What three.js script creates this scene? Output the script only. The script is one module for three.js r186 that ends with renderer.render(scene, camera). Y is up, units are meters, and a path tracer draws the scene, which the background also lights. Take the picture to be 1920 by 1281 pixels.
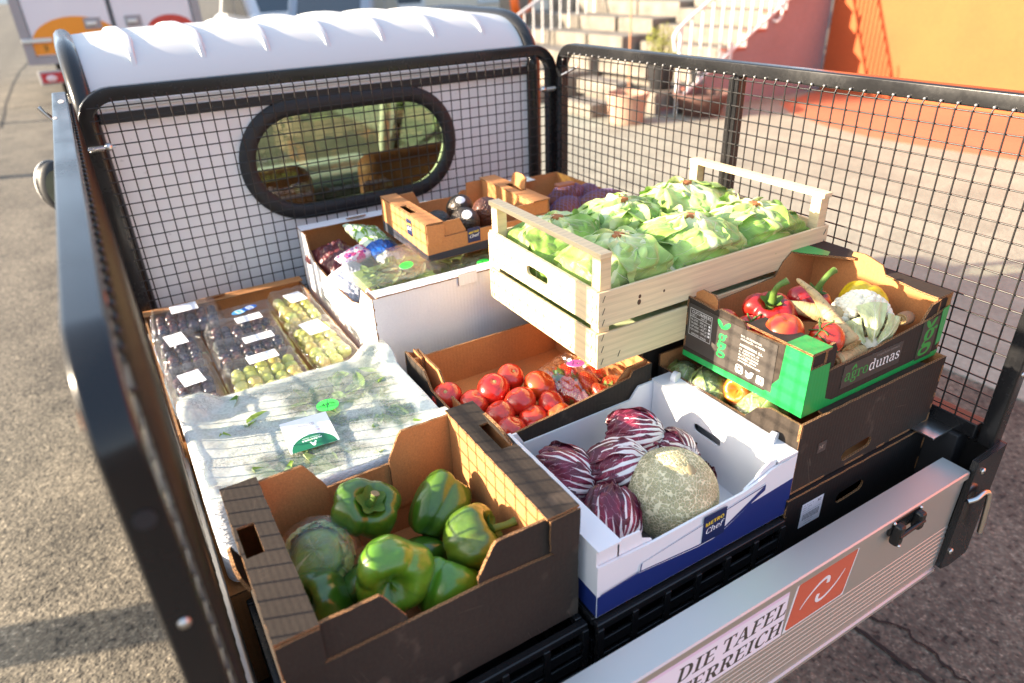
import * as THREE from 'three';
import { RoundedBoxGeometry } from 'three/addons/geometries/RoundedBoxGeometry.js';
import { mergeGeometries, mergeVertices } from 'three/addons/utils/BufferGeometryUtils.js';
import { ImprovedNoise } from 'three/addons/math/ImprovedNoise.js';
import { MarchingCubes } from 'three/addons/objects/MarchingCubes.js';

// ------------------------------------------------------------------ camera, sky, sun, exposure
const scene = new THREE.Scene();
const camera = new THREE.PerspectiveCamera(52.765, 1024 / 683, 0.05, 400);
camera.position.set(-0.02727, 1.85089, 1.9172);
camera.quaternion.setFromRotationMatrix(new THREE.Matrix4().makeBasis(
  new THREE.Vector3(0.85685654, -0.0346756, 0.51438747),
  new THREE.Vector3(0.271491, 0.87853696, -0.39302093),
  new THREE.Vector3(-0.43828016, 0.47641413, 0.76219425)));
camera.focus = 1.28;
camera.userData.fStop = 2.7;

const renderer = new THREE.WebGLRenderer({ antialias: true });
renderer.setSize(1024, 683);
renderer.toneMapping = THREE.LinearToneMapping;
renderer.toneMappingExposure = 5.0;
renderer.shadowMap.enabled = true;

const SUN = new THREE.Vector3(-1, 0.33, -0.356).normalize();
{ // clear low-sun sky: blue overhead, pale warm air near the horizon, brighter round the sun
  const W = 512, H = 256, d = new Float32Array(W * H * 4), v = new THREE.Vector3();
  for (let j = 0; j < H; j++) for (let i = 0; i < W; i++) {
    const th = ((i + 0.5) / W - 0.5) * 2 * Math.PI, ph = ((j + 0.5) / H - 0.5) * Math.PI;
    v.set(Math.cos(ph) * Math.cos(th), Math.sin(ph), Math.cos(ph) * Math.sin(th));
    const up = Math.max(v.y, 0), h = Math.exp(-up * 4.5), c = Math.max(v.dot(SUN), 0);
    const glow = 0.55 * Math.pow(c, 6) + 1.3 * Math.pow(c, 40);
    const r = 0.105 + 0.215 * h + glow * 1.0, g = 0.157 + 0.215 * h + glow * 0.82, b = 0.240 + 0.18 * h + glow * 0.6;
    const k = v.y < 0 ? Math.max(0.25, 1 + v.y * 3) : 1, o = (j * W + i) * 4;
    d[o] = 1.12 * r * k; d[o + 1] = 1.12 * g * k; d[o + 2] = 1.10 * b * k; d[o + 3] = 1;
  }
  const sky = new THREE.DataTexture(d, W, H, THREE.RGBAFormat, THREE.FloatType);
  sky.mapping = THREE.EquirectangularReflectionMapping; sky.magFilter = THREE.LinearFilter; sky.minFilter = THREE.LinearFilter; sky.needsUpdate = true;
  scene.background = sky; scene.environment = sky;
}
const sun = new THREE.DirectionalLight(new THREE.Color().setRGB(1, 0.83, 0.62), 4.4);
sun.position.copy(SUN).multiplyScalar(30); sun.target.position.set(0.6, 1, 0.7);
sun.castShadow = true; sun.shadow.radius = 1.2; sun.shadow.mapSize.set(4096, 4096);
Object.assign(sun.shadow.camera, { left: -14, right: 14, top: 14, bottom: -14, near: 1, far: 80 });
scene.add(sun, sun.target);

// ------------------------------------------------------------------ helpers
let seed = 12345;
const R = () => { seed |= 0; seed = (seed + 0x6d2b79f5) | 0; let t = Math.imul(seed ^ (seed >>> 15), 1 | seed); t = (t + Math.imul(t ^ (t >>> 7), 61 | t)) ^ t; return ((t ^ (t >>> 14)) >>> 0) / 4294967296; };
const rr = (a, b) => a + (b - a) * R();
const V = (x, y, z) => new THREE.Vector3(x, y, z);
const PI = Math.PI, sin = Math.sin, cos = Math.cos, clamp = (x, a = 0, b = 1) => Math.min(b, Math.max(a, x)), lerp = (a, b, t) => a + (b - a) * t, sst = (a, b, x) => { const t = clamp((x - a) / (b - a)); return t * t * (3 - 2 * t); };
const noise = new ImprovedNoise();
const fbm = (x, y, z, n = 4) => { let s = 0, a = 0.5; for (let i = 0; i < n; i++) { s += a * noise.noise(x, y, z); x *= 2.03; y *= 2.03; z *= 2.03; a *= 0.5; } return s; };
const taken = new Map();
const numbered = (n) => { const k = taken.get(n) ?? 0; taken.set(n, k + 1); return k ? n + '_' + String(k).padStart(3, '0') : n; };
function tag(o, label, category, group) { o.userData.label = label; o.userData.category = category; if (group) o.userData.group = group; return o; }
function thing(name, label, category, pos = [0, 0, 0], group) { const o = new THREE.Group(); o.name = numbered(name); o.position.set(...pos); scene.add(o); return tag(o, label, category, group); }
function struct(o) { o.userData.kind = 'structure'; return o; }
function part(name, geo, mat, parent = scene) {
  const g = Array.isArray(geo) ? (geo.length > 1 ? mergeGeometries(geo.map((x) => { const y = x.index ? x.toNonIndexed() : x; for (const k of Object.keys(y.attributes)) if (!['position', 'normal', 'uv', 'color'].includes(k)) y.deleteAttribute(k); return y; })) : geo[0]) : geo;
  const m = new THREE.Mesh(g, mat); m.name = parent === scene ? numbered(name) : name; m.castShadow = m.receiveShadow = true; parent.add(m); return m;
}
function single(name, geo, mat, label, category, group) { return tag(part(name, geo, mat), label, category, group); }
function grp(name, parent) { const o = new THREE.Group(); o.name = name; parent.add(o); return o; }
// uv in metres from position, by the way a face points
function muv(g) {
  const p = g.attributes.position, n = g.attributes.normal, uv = new Float32Array(p.count * 2);
  for (let i = 0; i < p.count; i++) {
    const ax = Math.abs(n.getX(i)), ay = Math.abs(n.getY(i)), az = Math.abs(n.getZ(i)), x = p.getX(i), y = p.getY(i), z = p.getZ(i);
    const [u, v] = ay >= ax && ay >= az ? [x, z] : ax >= az ? [z, y] : [x, y]; uv[i * 2] = u; uv[i * 2 + 1] = v;
  }
  g.setAttribute('uv', new THREE.BufferAttribute(uv, 2)); return g;
}
function B(x0, x1, y0, y1, z0, z1) { const g = new THREE.BoxGeometry(x1 - x0, y1 - y0, z1 - z0); g.translate((x0 + x1) / 2, (y0 + y1) / 2, (z0 + z1) / 2); return muv(g); }
function RB(x0, x1, y0, y1, z0, z1, r = 0.004, s = 2) { const g = new RoundedBoxGeometry(x1 - x0, y1 - y0, z1 - z0, s, Math.min(r, (x1 - x0) / 2.01, (y1 - y0) / 2.01, (z1 - z0) / 2.01)); g.translate((x0 + x1) / 2, (y0 + y1) / 2, (z0 + z1) / 2); return muv(g); }
function tube(pts, r, seg = 24, rad = 8, closed = false) { return new THREE.TubeGeometry(new THREE.CatmullRomCurve3(pts.map((p) => (p.isVector3 ? p : V(...p))), closed, 'centripetal'), seg, r, rad, closed); }
function rod(a, b, r, rad = 6, r2 = r) { const A = V(...a), Bv = V(...b), d = Bv.clone().sub(A), g = new THREE.CylinderGeometry(r2, r, d.length(), rad, 1); g.translate(0, d.length() / 2, 0); g.applyQuaternion(new THREE.Quaternion().setFromUnitVectors(V(0, 1, 0), d.normalize())); g.translate(...a); return g; }
// a bent square tube: rounded-square section (w x h) carried along points; up tells the section's second axis
function sweep(pts, w, h, up, bev = 0.004) {
  const P = pts.map((p) => V(...p)), U = V(...up), sec = [], N = P.length, pos = [], idx = [];
  for (const [sx, sy, a0] of [[1, 1, 0], [-1, 1, PI / 2], [-1, -1, PI], [1, -1, 1.5 * PI]]) for (let k = 0; k <= 2; k++) { const a = a0 + (k / 2) * PI / 2; sec.push([sx * (w / 2 - bev) + bev * cos(a), sy * (h / 2 - bev) + bev * sin(a)]); }
  const M = sec.length;
  P.forEach((p, i) => {
    const t = (i ? p.clone().sub(P[i - 1]).normalize() : V(0, 0, 0)).add(i < N - 1 ? P[i + 1].clone().sub(p).normalize() : V(0, 0, 0)).normalize();
    const s = U.clone(), q = t.clone().cross(s).normalize();
    for (const [a, b] of sec) { const v = p.clone().addScaledVector(q, a).addScaledVector(s, b); pos.push(v.x, v.y, v.z); }
  });
  for (let i = 0; i < N - 1; i++) for (let j = 0; j < M; j++) { const a = i * M + j, b = i * M + (j + 1) % M, c = a + M, d = b + M; idx.push(a, b, c, b, d, c); }
  for (const [base, flip] of [[0, 1], [(N - 1) * M, 0]]) for (let j = 1; j < M - 1; j++) flip ? idx.push(base, base + j + 1, base + j) : idx.push(base, base + j, base + j + 1);
  const g = new THREE.BufferGeometry(); g.setAttribute('position', new THREE.Float32BufferAttribute(pos, 3)); g.setIndex(idx); g.computeVertexNormals();
  return muv(g);
}
function arc(c, r, a0, a1, f, n = 8) { const o = []; for (let i = 0; i <= n; i++) { const a = lerp(a0, a1, i / n); o.push(f(c[0] + r * cos(a), c[1] + r * sin(a))); } return o; }
// flat sheet of material with an outline: outer face on plane axis = at, thickness t towards -sign; groups: 0 outer, 1 inner, 2 edge
function panel(axis, at, sign, pts, t, holes = []) {
  const to3 = axis === 'z' ? (a, b, w) => [a, b, w] : axis === 'x' ? (a, b, w) => [w, b, a] : (a, b, w) => [a, w, b];
  const nrm = axis === 'z' ? [0, 0, 1] : axis === 'x' ? [1, 0, 0] : [0, 1, 0];
  const c = pts.map((p) => new THREE.Vector2(...p)); if (THREE.ShapeUtils.isClockWise(c)) c.reverse();
  const hs = holes.map((h) => { const q = h.map((p) => new THREE.Vector2(...p)); if (!THREE.ShapeUtils.isClockWise(q)) q.reverse(); return q; });
  const tri = THREE.ShapeUtils.triangulateShape(c, hs), all = [...c, ...hs.flat()];
  const pos = [], nor = [], uv = [], g = new THREE.BufferGeometry(), cnt = [0, 0, 0], A = V(0, 0, 0), Bv = V(0, 0, 0), Cv = V(0, 0, 0);
  const put = (a, b, cc, n, uvs, k) => { A.set(...a); Bv.set(...b); Cv.set(...cc); const m = Bv.clone().sub(A).cross(Cv.clone().sub(A)); const L = m.dot(V(...n)) < 0 ? [a, cc, b] : [a, b, cc], U = m.dot(V(...n)) < 0 ? [uvs[0], uvs[2], uvs[1]] : uvs; L.forEach((p, i) => { pos.push(...p); nor.push(...n); uv.push(...U[i]); }); cnt[k] += 3; };
  for (const k of [0, 1]) { const w = k ? at - sign * t : at, n = nrm.map((x) => x * sign * (k ? -1 : 1)); for (const f of tri) { const q = f.map((i) => all[i]); put(to3(q[0].x, q[0].y, w), to3(q[1].x, q[1].y, w), to3(q[2].x, q[2].y, w), n, q.map((v) => [v.x, v.y]), k); } }
  for (const loop of [c, ...hs]) { let run = 0; for (let i = 0; i < loop.length; i++) { const a = loop[i], b = loop[(i + 1) % loop.length], l = a.distanceTo(b); if (l < 1e-7) continue; const n2 = to3((b.y - a.y) / l, -(b.x - a.x) / l, 0); const w0 = at, w1 = at - sign * t; const p = [to3(a.x, a.y, w0), to3(b.x, b.y, w0), to3(b.x, b.y, w1), to3(a.x, a.y, w1)], U = [[run, 0], [run + l, 0], [run + l, 1], [run, 1]]; put(p[0], p[1], p[2], n2, [U[0], U[1], U[2]], 2); put(p[0], p[2], p[3], n2, [U[0], U[2], U[3]], 2); run += l; } }
  g.setAttribute('position', new THREE.Float32BufferAttribute(pos, 3)); g.setAttribute('normal', new THREE.Float32BufferAttribute(nor, 3)); g.setAttribute('uv', new THREE.Float32BufferAttribute(uv, 2));
  g.addGroup(0, cnt[0], 0); g.addGroup(cnt[0], cnt[1], 1); g.addGroup(cnt[0] + cnt[1], cnt[2], 2);
  return g;
}
const rect = (a0, a1, b0, b1) => [[a0, b0], [a1, b0], [a1, b1], [a0, b1]];
// an outline whose long edges waver a little, as cut board does
function rough(pts, step = 0.012, amp = 0.0006) { const o = []; pts.forEach((p, i) => { const q = pts[(i + 1) % pts.length], l = Math.hypot(q[0] - p[0], q[1] - p[1]), n = Math.max(1, Math.round(l / step)); for (let k = 0; k < n; k++) { const t = k / n, j = k ? amp : 0; o.push([lerp(p[0], q[0], t) + rr(-j, j), lerp(p[1], q[1], t) + rr(-j, j)]); } }); return o; }
// grid surface; f(u, v) -> [x, y, z, r, g, b?]; wrapU closes it in u
function surf(nu, nv, f, wrapU = false, col = false) {
  const pos = [], uv = [], idx = [], c = [];
  for (let j = 0; j <= nv; j++) for (let i = 0; i <= nu; i++) { const q = f(i / nu, j / nv); pos.push(q[0], q[1], q[2]); uv.push(i / nu, j / nv); if (col) c.push(q[3], q[4], q[5]); }
  const W = nu + 1; for (let j = 0; j < nv; j++) for (let i = 0; i < nu; i++) { const a = j * W + i; idx.push(a, a + 1, a + W, a + 1, a + W + 1, a + W); }
  const g = new THREE.BufferGeometry(); g.setAttribute('position', new THREE.Float32BufferAttribute(pos, 3)); g.setAttribute('uv', new THREE.Float32BufferAttribute(uv, 2)); if (col) g.setAttribute('color', new THREE.Float32BufferAttribute(c, 3)); g.setIndex(idx); g.computeVertexNormals();
  const n = g.attributes.normal;
  if (wrapU) for (let j = 0; j <= nv; j++) { const a = j * W, b = a + nu, v = V(n.getX(a) + n.getX(b), n.getY(a) + n.getY(b), n.getZ(a) + n.getZ(b)).normalize(); n.setXYZ(a, v.x, v.y, v.z); n.setXYZ(b, v.x, v.y, v.z); }
  return g;
}
// triangles of an unindexed geometry turned so that they agree with their normals
function agree(g) { const p = g.attributes.position, n = g.attributes.normal, u = g.attributes.uv, a = V(0, 0, 0), b = V(0, 0, 0), c = V(0, 0, 0), m = V(0, 0, 0); for (let i = 0; i < p.count; i += 3) { a.fromBufferAttribute(p, i); b.fromBufferAttribute(p, i + 1); c.fromBufferAttribute(p, i + 2); m.fromBufferAttribute(n, i); if (b.clone().sub(a).cross(c.clone().sub(a)).dot(m) < 0) { p.setXYZ(i + 1, c.x, c.y, c.z); p.setXYZ(i + 2, b.x, b.y, b.z); if (u) { const x = u.getX(i + 1), y = u.getY(i + 1); u.setXY(i + 1, u.getX(i + 2), u.getY(i + 2)); u.setXY(i + 2, x, y); } } } return g; }
function place(m, pos, rot = [0, 0, 0], s = 1) { m.position.set(...pos); m.rotation.set(rot[0], rot[1], rot[2], 'YXZ'); if (Array.isArray(s)) m.scale.set(...s); else m.scale.setScalar(s); return m; }

// ------------------------------------------------------------------ textures
const L = (r, g, b) => new THREE.Color().setRGB(r, g, b);
function dtex(n, fn, srgb = true, per = 1) { const d = new Uint8Array(n * n * 4); for (let j = 0; j < n; j++) for (let i = 0; i < n; i++) { const c = fn(i / n, j / n, i, j), o = (j * n + i) * 4; d[o] = clamp(c[0]) * 255; d[o + 1] = clamp(c[1]) * 255; d[o + 2] = clamp(c[2]) * 255; d[o + 3] = 255; } const t = new THREE.DataTexture(d, n, n); t.wrapS = t.wrapT = THREE.RepeatWrapping; t.magFilter = THREE.LinearFilter; t.repeat.set(1 / per, 1 / per); if (srgb) t.colorSpace = THREE.SRGBColorSpace; t.needsUpdate = true; return t; }
// tiling noise: blend of four shifted copies on a torus made of two circles
const tn = (u, v, f, s = 0, n = 3) => { const a = u * 2 * PI, b = v * 2 * PI, k = f / (2 * PI); let r = 0, am = 1, kk = k; for (let i = 0; i < n; i++) { r += am * noise.noise(cos(a) * kk + s, sin(a) * kk + cos(b) * kk * 1.3, sin(b) * kk * 1.3 + s * 2.7); am *= 0.5; kk *= 2; } return r; };
function rndgrid(n, s) { let q = s; const a = new Float32Array(n * n); for (let i = 0; i < n * n; i++) { q = (Math.imul(q, 1664525) + 1013904223) | 0; a[i] = (q >>> 8) / 16777216; } return a; }
const rg = rndgrid(256, 77), rgs = (i, j) => rg[(j & 255) * 256 + (i & 255)];
const vn = (x, y, per) => { const i = Math.floor(x), j = Math.floor(y), fx = x - i, fy = y - j, m = (k) => ((k % per) + per) % per, s = (t) => t * t * (3 - 2 * t); return lerp(lerp(rgs(m(i), m(j)), rgs(m(i + 1), m(j)), s(fx)), lerp(rgs(m(i), m(j + 1)), rgs(m(i + 1), m(j + 1)), s(fx)), s(fy)); };
const vfb = (u, v, f, n = 4) => { let s = 0, a = 0.5; for (let k = 0; k < n; k++) { const p = f << k; s += a * vn(u * p, v * p, p); a *= 0.5; } return s; };
function canvas(w, h, draw) { const c = document.createElement('canvas'); c.width = w; c.height = h; const x = c.getContext('2d'); draw(x, w, h); const t = new THREE.CanvasTexture(c); t.colorSpace = THREE.SRGBColorSpace; t.magFilter = THREE.LinearFilter; t.anisotropy = 8; return t; }
const std = (o) => new THREE.MeshStandardMaterial(o), phy = (o) => new THREE.MeshPhysicalMaterial(o);

const asphaltFn = (u, v) => { const g = vn(u * 250, v * 250, 250), g2 = vn(u * 120 + 9, v * 120, 120), b = vfb(u, v, 6, 4); return { g, g2, b }; };
const asphaltMap = dtex(1024, (u, v) => { const { g, g2, b } = asphaltFn(u, v); const t = 0.36 + 0.2 * (b - 0.5) + 0.26 * (g * g2 - 0.25) + (g > 0.92 ? 0.12 : 0) + (g2 < 0.13 ? -0.1 : 0); return [t * 1.06, t * 0.98, t * 0.845]; }, true, 1.6);
const asphaltBump = dtex(512, (u, v) => { const g = vn(u * 200, v * 200, 200), g2 = vn(u * 100, v * 100, 100); const t = 0.5 * g + 0.5 * g2; return [t, t, t]; }, false, 1.1);
const kraftTex = (r, g, b, amp = 1) => dtex(512, (u, v) => { const f = vn(u * 256, v * 96, 256) * 0.5 + vn(u * 128, v * 128, 128) * 0.5, big = vfb(u, v, 3, 3), k = 1 + amp * (0.16 * (f - 0.5) + 0.12 * (big - 0.45)); return [r * k, g * k, b * k]; }, true, 0.22);
const scuffTex = (r, g, b) => dtex(1024, (u, v) => { const f = vn(u * 256, v * 96, 256) * 0.5 + vn(u * 128, v * 128, 128) * 0.5, big = vfb(u, v, 3, 4), w = vfb(u + 0.5, v + 0.2, 2, 3), a = vn((u + 0.35 * v + 0.03 * big) * 180, v * 5, 180), c = vn(u * 4, (v + 0.2 * u + 0.04 * w) * 220, 220), sc = (a > 0.965 && w > 0.46 ? 0.5 : 0) + (c > 0.97 && big > 0.5 ? 0.45 : 0) + 0.35 * sst(0.62, 0.72, vfb(u, v, 9, 4)); const k = 1 + 0.15 * (f - 0.5) + 0.3 * (big - 0.47) + sc; return [r * k, g * k, b * k * 0.98]; }, true, 0.45);
const corrBump = dtex(256, (u, v) => { const t = 0.5 + 0.22 * sin(u * 2 * PI * 24) + 0.3 * (vn(u * 128, v * 128, 128) - 0.5); return [t, t, t]; }, false, 0.2);
const edgeTex = dtex(128, (u, v) => { const z = Math.abs(((u * 8) % 1) * 2 - 1), mid = Math.abs(v - (0.2 + 0.6 * z)) < 0.14, lin = v < 0.16 || v > 0.84; const k = lin || mid ? 1 : 0.42; return [0.66 * k, 0.48 * k, 0.31 * k]; }, true, 1);
edgeTex.repeat.set(1 / 0.06, 1);
const streak = dtex(512, (u, v) => { const t = 0.5 + 0.5 * (vn(u * 4, v * 256, 256) - 0.5) + 0.25 * (vn(u * 16, v * 128, 128) - 0.5); return [t, t, t]; }, false, 0.5);
const smudge = dtex(512, (u, v) => { const t = 0.5 + 0.8 * (vfb(u, v, 5, 5) - 0.48) + 0.12 * (vn(u * 128, v * 128, 128) - 0.5); return [t, t, t]; }, false, 0.6);
const woodMap = dtex(512, (u, v) => { const w = v * 14 + 1.1 * vfb(u, v, 3, 3) + 0.25 * vn(u * 8, v * 64, 64), ring = 0.5 + 0.5 * sin(w * 2 * PI), fib = vn(u * 12, v * 240, 240); const t = 1 - 0.045 * ring * ring - 0.06 * (fib - 0.5) - 0.10 * (vfb(u + 0.3, v, 4, 3) - 0.5); return [0.90 * t, 0.80 * t + 0.01, 0.645 * t]; }, true, 0.3);
woodMap.repeat.set(1 / 0.5, 1 / 0.2);

const M = {
  kraft: std({ map: kraftTex(0.725, 0.495, 0.295), bumpMap: corrBump, bumpScale: 0.0003, roughness: 0.88 }),
  edge: std({ map: edgeTex, roughness: 0.95 }),
  dark: phy({ map: scuffTex(0.215, 0.186, 0.165), bumpMap: corrBump, bumpScale: 0.00025, roughness: 0.8, specularIntensity: 0.5 }),
  darker: std({ map: kraftTex(0.085, 0.075, 0.072, 0.8), bumpMap: corrBump, bumpScale: 0.00025, roughness: 0.6 }),
  white: std({ map: kraftTex(0.90, 0.895, 0.90, 0.25), bumpMap: corrBump, bumpScale: 0.0003, roughness: 0.6 }),
  wood: std({ map: woodMap, roughness: 0.72, bumpMap: woodMap, bumpScale: 0.0003 }),
  black: phy({ color: L(0.012, 0.012, 0.013), roughness: 0.5, roughnessMap: smudge, specularIntensity: 0.8 }),
  blackMatt: std({ color: L(0.014, 0.014, 0.016), roughness: 0.7 }),
  wire: std({ color: L(0.012, 0.011, 0.011), roughness: 0.38 }),
  weld: std({ color: L(0.35, 0.33, 0.32), roughness: 0.35, metalness: 0.7 }),
  worn: phy({ color: L(0.010, 0.010, 0.011), roughness: 0.44, roughnessMap: smudge, specularIntensity: 0.8 }),
  alu: std({ color: L(0.57, 0.555, 0.53), metalness: 0.85, roughness: 0.46, bumpMap: streak, bumpScale: 0.000008 }),
  steel: std({ color: L(0.62, 0.61, 0.60), metalness: 1, roughness: 0.28 }),
  cab: phy({ color: L(0.53, 0.53, 0.52), roughness: 0.5, clearcoat: 0.12, clearcoatRoughness: 0.25 }),
  cabWall: std({ map: dtex(512, (u, v) => { const s = vn(u * 60, v * 3, 60), t = 0.905 + 0.05 * (vfb(u, v, 3, 5) - 0.48) - 0.05 * (s > 0.75 ? (s - 0.75) * 4 : 0) * vn(u * 7, v * 5, 7) - (vn(u * 90, v * 90, 90) > 0.965 ? 0.08 : 0); return [t, t * 0.995, t]; }, true, 1.1), roughness: 0.55 }),  // same white as the cab, set paler to lift the shaded rear wall
  rubber: std({ color: L(0.016, 0.016, 0.018), roughness: 0.55 }),
  glass: phy({ color: L(0.83, 0.90, 0.80), transmission: 1, roughness: 0.02, thickness: 0, ior: 1.45 }),
  glassDark: phy({ color: L(0.60, 0.66, 0.56), transmission: 1, roughness: 0.02, thickness: 0, ior: 1.6 }),
  clear: phy({ color: L(0.96, 0.97, 0.97), transmission: 1, roughness: 0.1, thickness: 0, ior: 1.75, bumpMap: smudge, bumpScale: 0.006 }),
  filmClear: phy({ color: L(0.97, 0.97, 0.98), transmission: 1, roughness: 0.13, thickness: 0, ior: 2.1 }),
  paper: std({ color: L(0.82, 0.82, 0.84), roughness: 0.75 }),
};
const card = (o, i = M.kraft, e = M.edge) => [o, i, e];
// a printed sheet a fraction of a millimetre thick, standing just proud of the face it is stuck on
function decal(name, parent, tex, c, ux, uy, w, h, rough_ = 0.5) {
  const X = V(...ux).normalize(), Y = V(...uy).normalize(), N = X.clone().cross(Y).normalize(), g = new THREE.BoxGeometry(w, h, 0.0003);
  const m = new THREE.Mesh(g, std({ map: tex, roughness: rough_ })); m.name = name; m.castShadow = m.receiveShadow = true;
  m.quaternion.setFromRotationMatrix(new THREE.Matrix4().makeBasis(X, Y, N)); m.position.set(...c).addScaledVector(N, 0.0006);
  if (parent !== scene) parent.add(m); else { m.name = numbered(name); scene.add(m); } return m;
}
// ------------------------------------------------------------------ the small electric pickup with its mesh cage
const truck = thing('pickup_truck', 'small white pickup truck with black wire mesh cage round its loaded bed', 'pickup truck');
{
  const FX = (i) => i * 0.03, FY = (r) => 1.6 - r * 0.028674, RY = (r) => 1.6095 - r * 0.028674, RZ = (k) => 0.0822 + k * 0.029828;
  const TW = 0.03;
  // --- front mesh panel
  const fp = grp('front_mesh_panel', truck);
  const xl = -0.038, xr = 1.264, top = 1.626, zf = -0.016, rc = 0.07;
  part('frame', sweep([[xl, 0.8, zf], [xl, top - rc, zf], ...arc([xl + rc, top - rc], rc, PI, PI / 2, (a, b) => [a, b, zf], 8).slice(1), ...arc([xr - rc, top - rc], rc, PI / 2, 0, (a, b) => [a, b, zf], 8), [xr, 0.8, zf]], 0.032, TW, [0, 0, 1]), M.black, fp);
  const wr = 0.00165, wire = (name, pts, parent, r = wr) => part(name, tube(pts, r, pts.length * 3, 5), M.wire, parent);
  for (let i = 0; i <= 41; i++) { const x = FX(i), y1 = 1.606 - (x > 1.195 ? (x - 1.195) * 0.9 : 0) - (x < 0.02 ? 0.012 : 0); part('wire', [rod([x, 0.8, 0.0015], [x, y1, 0.0015], wr, 5), rod([x, y1, 0.0015], [x - 0.003, y1 + 0.011, -0.001], wr, 5), new THREE.IcosahedronGeometry(0.0026, 1).translate(x - 0.003, y1 + 0.011, 0)], M.wire, fp); }
  for (let r = 0; r <= 26; r++) part('wire', rod([xl + 0.01, FY(r), -0.0017], [xr - 0.01, FY(r), -0.0017], wr, 5), M.wire, fp);
  // --- side mesh panels
  for (const [nm, xm, s] of [['side_mesh_panel', 1.263, 1], ['side_mesh_panel', -0.053, -1]]) {
    const sp = grp(nm, truck), xc = xm + s * 0.0165, t = 1.631, rcs = 0.07, zA = 0.024, zB = 1.457, mat = s > 0 ? M.black : M.worn;
    const rc0 = s > 0 ? 0.06 : 0.012;
    part('frame', sweep([[xc, 1.035, zA], [xc, t - rc0, zA], ...arc([zA + rc0, t - rc0], rc0, PI, PI / 2, (a, b) => [xc, b, a], 7).slice(1), ...arc([zB - rcs, t - rcs], rcs, PI / 2, 0, (a, b) => [xc, b, a], 10), [xc, 1.02, zB]], TW, TW, [1, 0, 0]), mat, sp);
    part('middle_post', RB(xc - 0.014, xc + 0.014, 1.035, t - 0.017, 0.722, 0.752, 0.003), mat, sp);
    part('bottom_rail', RB(xc - 0.022, xc + 0.014, 1.026, 1.058, zA + 0.018, zB - 0.018, 0.003), mat, sp);
    for (let k = -1; k <= 45; k++) { const z = RZ(k), x = xm - s * 0.002; if (z < zA + 0.012) continue; const yt = 1.611 - (s > 0 && z < 0.075 ? (0.075 - z) * 0.9 : 0) - (z > 1.40 ? (z - 1.4) * 0.8 : 0);
      part('wire', [rod([x, 1.045, z], [x, yt, z], wr, 5), rod([x, yt, z], [x - s * 0.001 + s * 0.003, yt + 0.009, z + 0.002], wr, 5)], M.wire, sp);
      part('weld_bead', new THREE.IcosahedronGeometry(0.0031, 1).scale(1, 0.9, 1).translate(xm - s * 0.0005, yt + 0.0095, z + 0.002), s > 0 ? M.weld : M.wire, sp); }
    for (let r = 0; r <= 19; r++) part('wire', rod([xm + s * 0.0012, RY(r), zA + 0.008], [xm + s * 0.0012, RY(r), zB - 0.012], wr, 5), M.wire, sp);
    // fixing bolts and toggle
    for (const y of [1.18, 1.42]) part('bolt', new THREE.SphereGeometry(0.005, 12, 8).scale(1, 1, 0.6).translate(xc, y, zB + TW / 2), M.steel, sp);
    part('fixing_hole', new THREE.CylinderGeometry(0.008, 0.008, 0.002, 14).rotateX(PI / 2).translate(xc, 1.525, zB + TW / 2 + 0.0003), M.blackMatt, sp);
    if (s < 0) for (const [dx, y, z, a, b, c] of [[-0.0152, 1.634, 1.352, 0.0008, 0.006, 0.016], [-0.0152, 1.628, 1.385, 0.0008, 0.008, 0.012], [0.0152, 1.636, 1.33, 0.0008, 0.005, 0.011], [-0.009, 1.6462, 0.42, 0.004, 0.0006, 0.018], [0.003, 1.6462, 0.2, 0.006, 0.0006, 0.03], [-0.0152, 1.60, 1.452, 0.0008, 0.010, 0.004]]) part('rust_spot', new THREE.SphereGeometry(1, 12, 8).scale(a, b, c).translate(xc + dx, y, z), std({ color: z > 1 ? L(0.34, 0.12, 0.045) : L(0.45, 0.44, 0.43), roughness: 0.85, bumpMap: smudge, bumpScale: 0.002 }), sp);
    const rodm = s > 0 ? rod([xm - 0.002, 1.555, 0.05], [xm - 0.03 + 0.06, 1.58, 0.09], 0.004, 8) : rod([xc - 0.008, 1.565, 0.06], [xc - 0.046, 1.622, 0.055], 0.0055, 10);
    part('toggle_pin', rodm, M.steel, sp);
  }
  // spring bolt that ties front and side panels together
  for (const x of [-0.012, 1.226]) { const sb = grp('spring_bolt', truck), d = x < 0.5 ? -1 : 1; const pts = []; for (let i = 0; i <= 60; i++) { const a = i * 0.75; pts.push([x + d * (0.005 + i * 0.0005), 1.512 + 0.006 * cos(a), 0.012 + 0.006 * sin(a)]); }
    part('spring', tube(pts, 0.0013, 180, 4), M.steel, sb); part('bolt_head', new THREE.SphereGeometry(0.0095, 12, 8).translate(x - d * 0.006, 1.513, 0.008), M.steel, sb); part('bolt_shaft', rod([x - d * 0.02, 1.512, 0.01], [x + d * 0.042, 1.512, 0.012], 0.003, 8), M.steel, sb); }
  // --- bed
  part('bed_floor', B(-0.06, 1.262, 0.74, 0.775, -0.04, 1.42), M.blackMatt, truck);
  for (const [a, b] of [[-0.080, -0.042], [1.2485, 1.29]]) { const sb = part('sideboard', RB(a, b, 0.72, 1.024, 0.0, 1.418, 0.004), a < 0 ? M.alu : M.blackMatt, truck); if (a < 0) part('trim_strip', B(a + 0.006, a + 0.008, 1.024, 1.0255, 0.02, 1.40), M.steel, sb); }
  part('headboard', RB(-0.04, 1.247, 0.72, 1.03, -0.036, -0.032 + 0.01, 0.002), M.blackMatt, truck);
  part('corner_plate', RB(1.195, 1.262, 1.0245, 1.029, 1.33, 1.40, 0.001), M.steel, truck);
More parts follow.
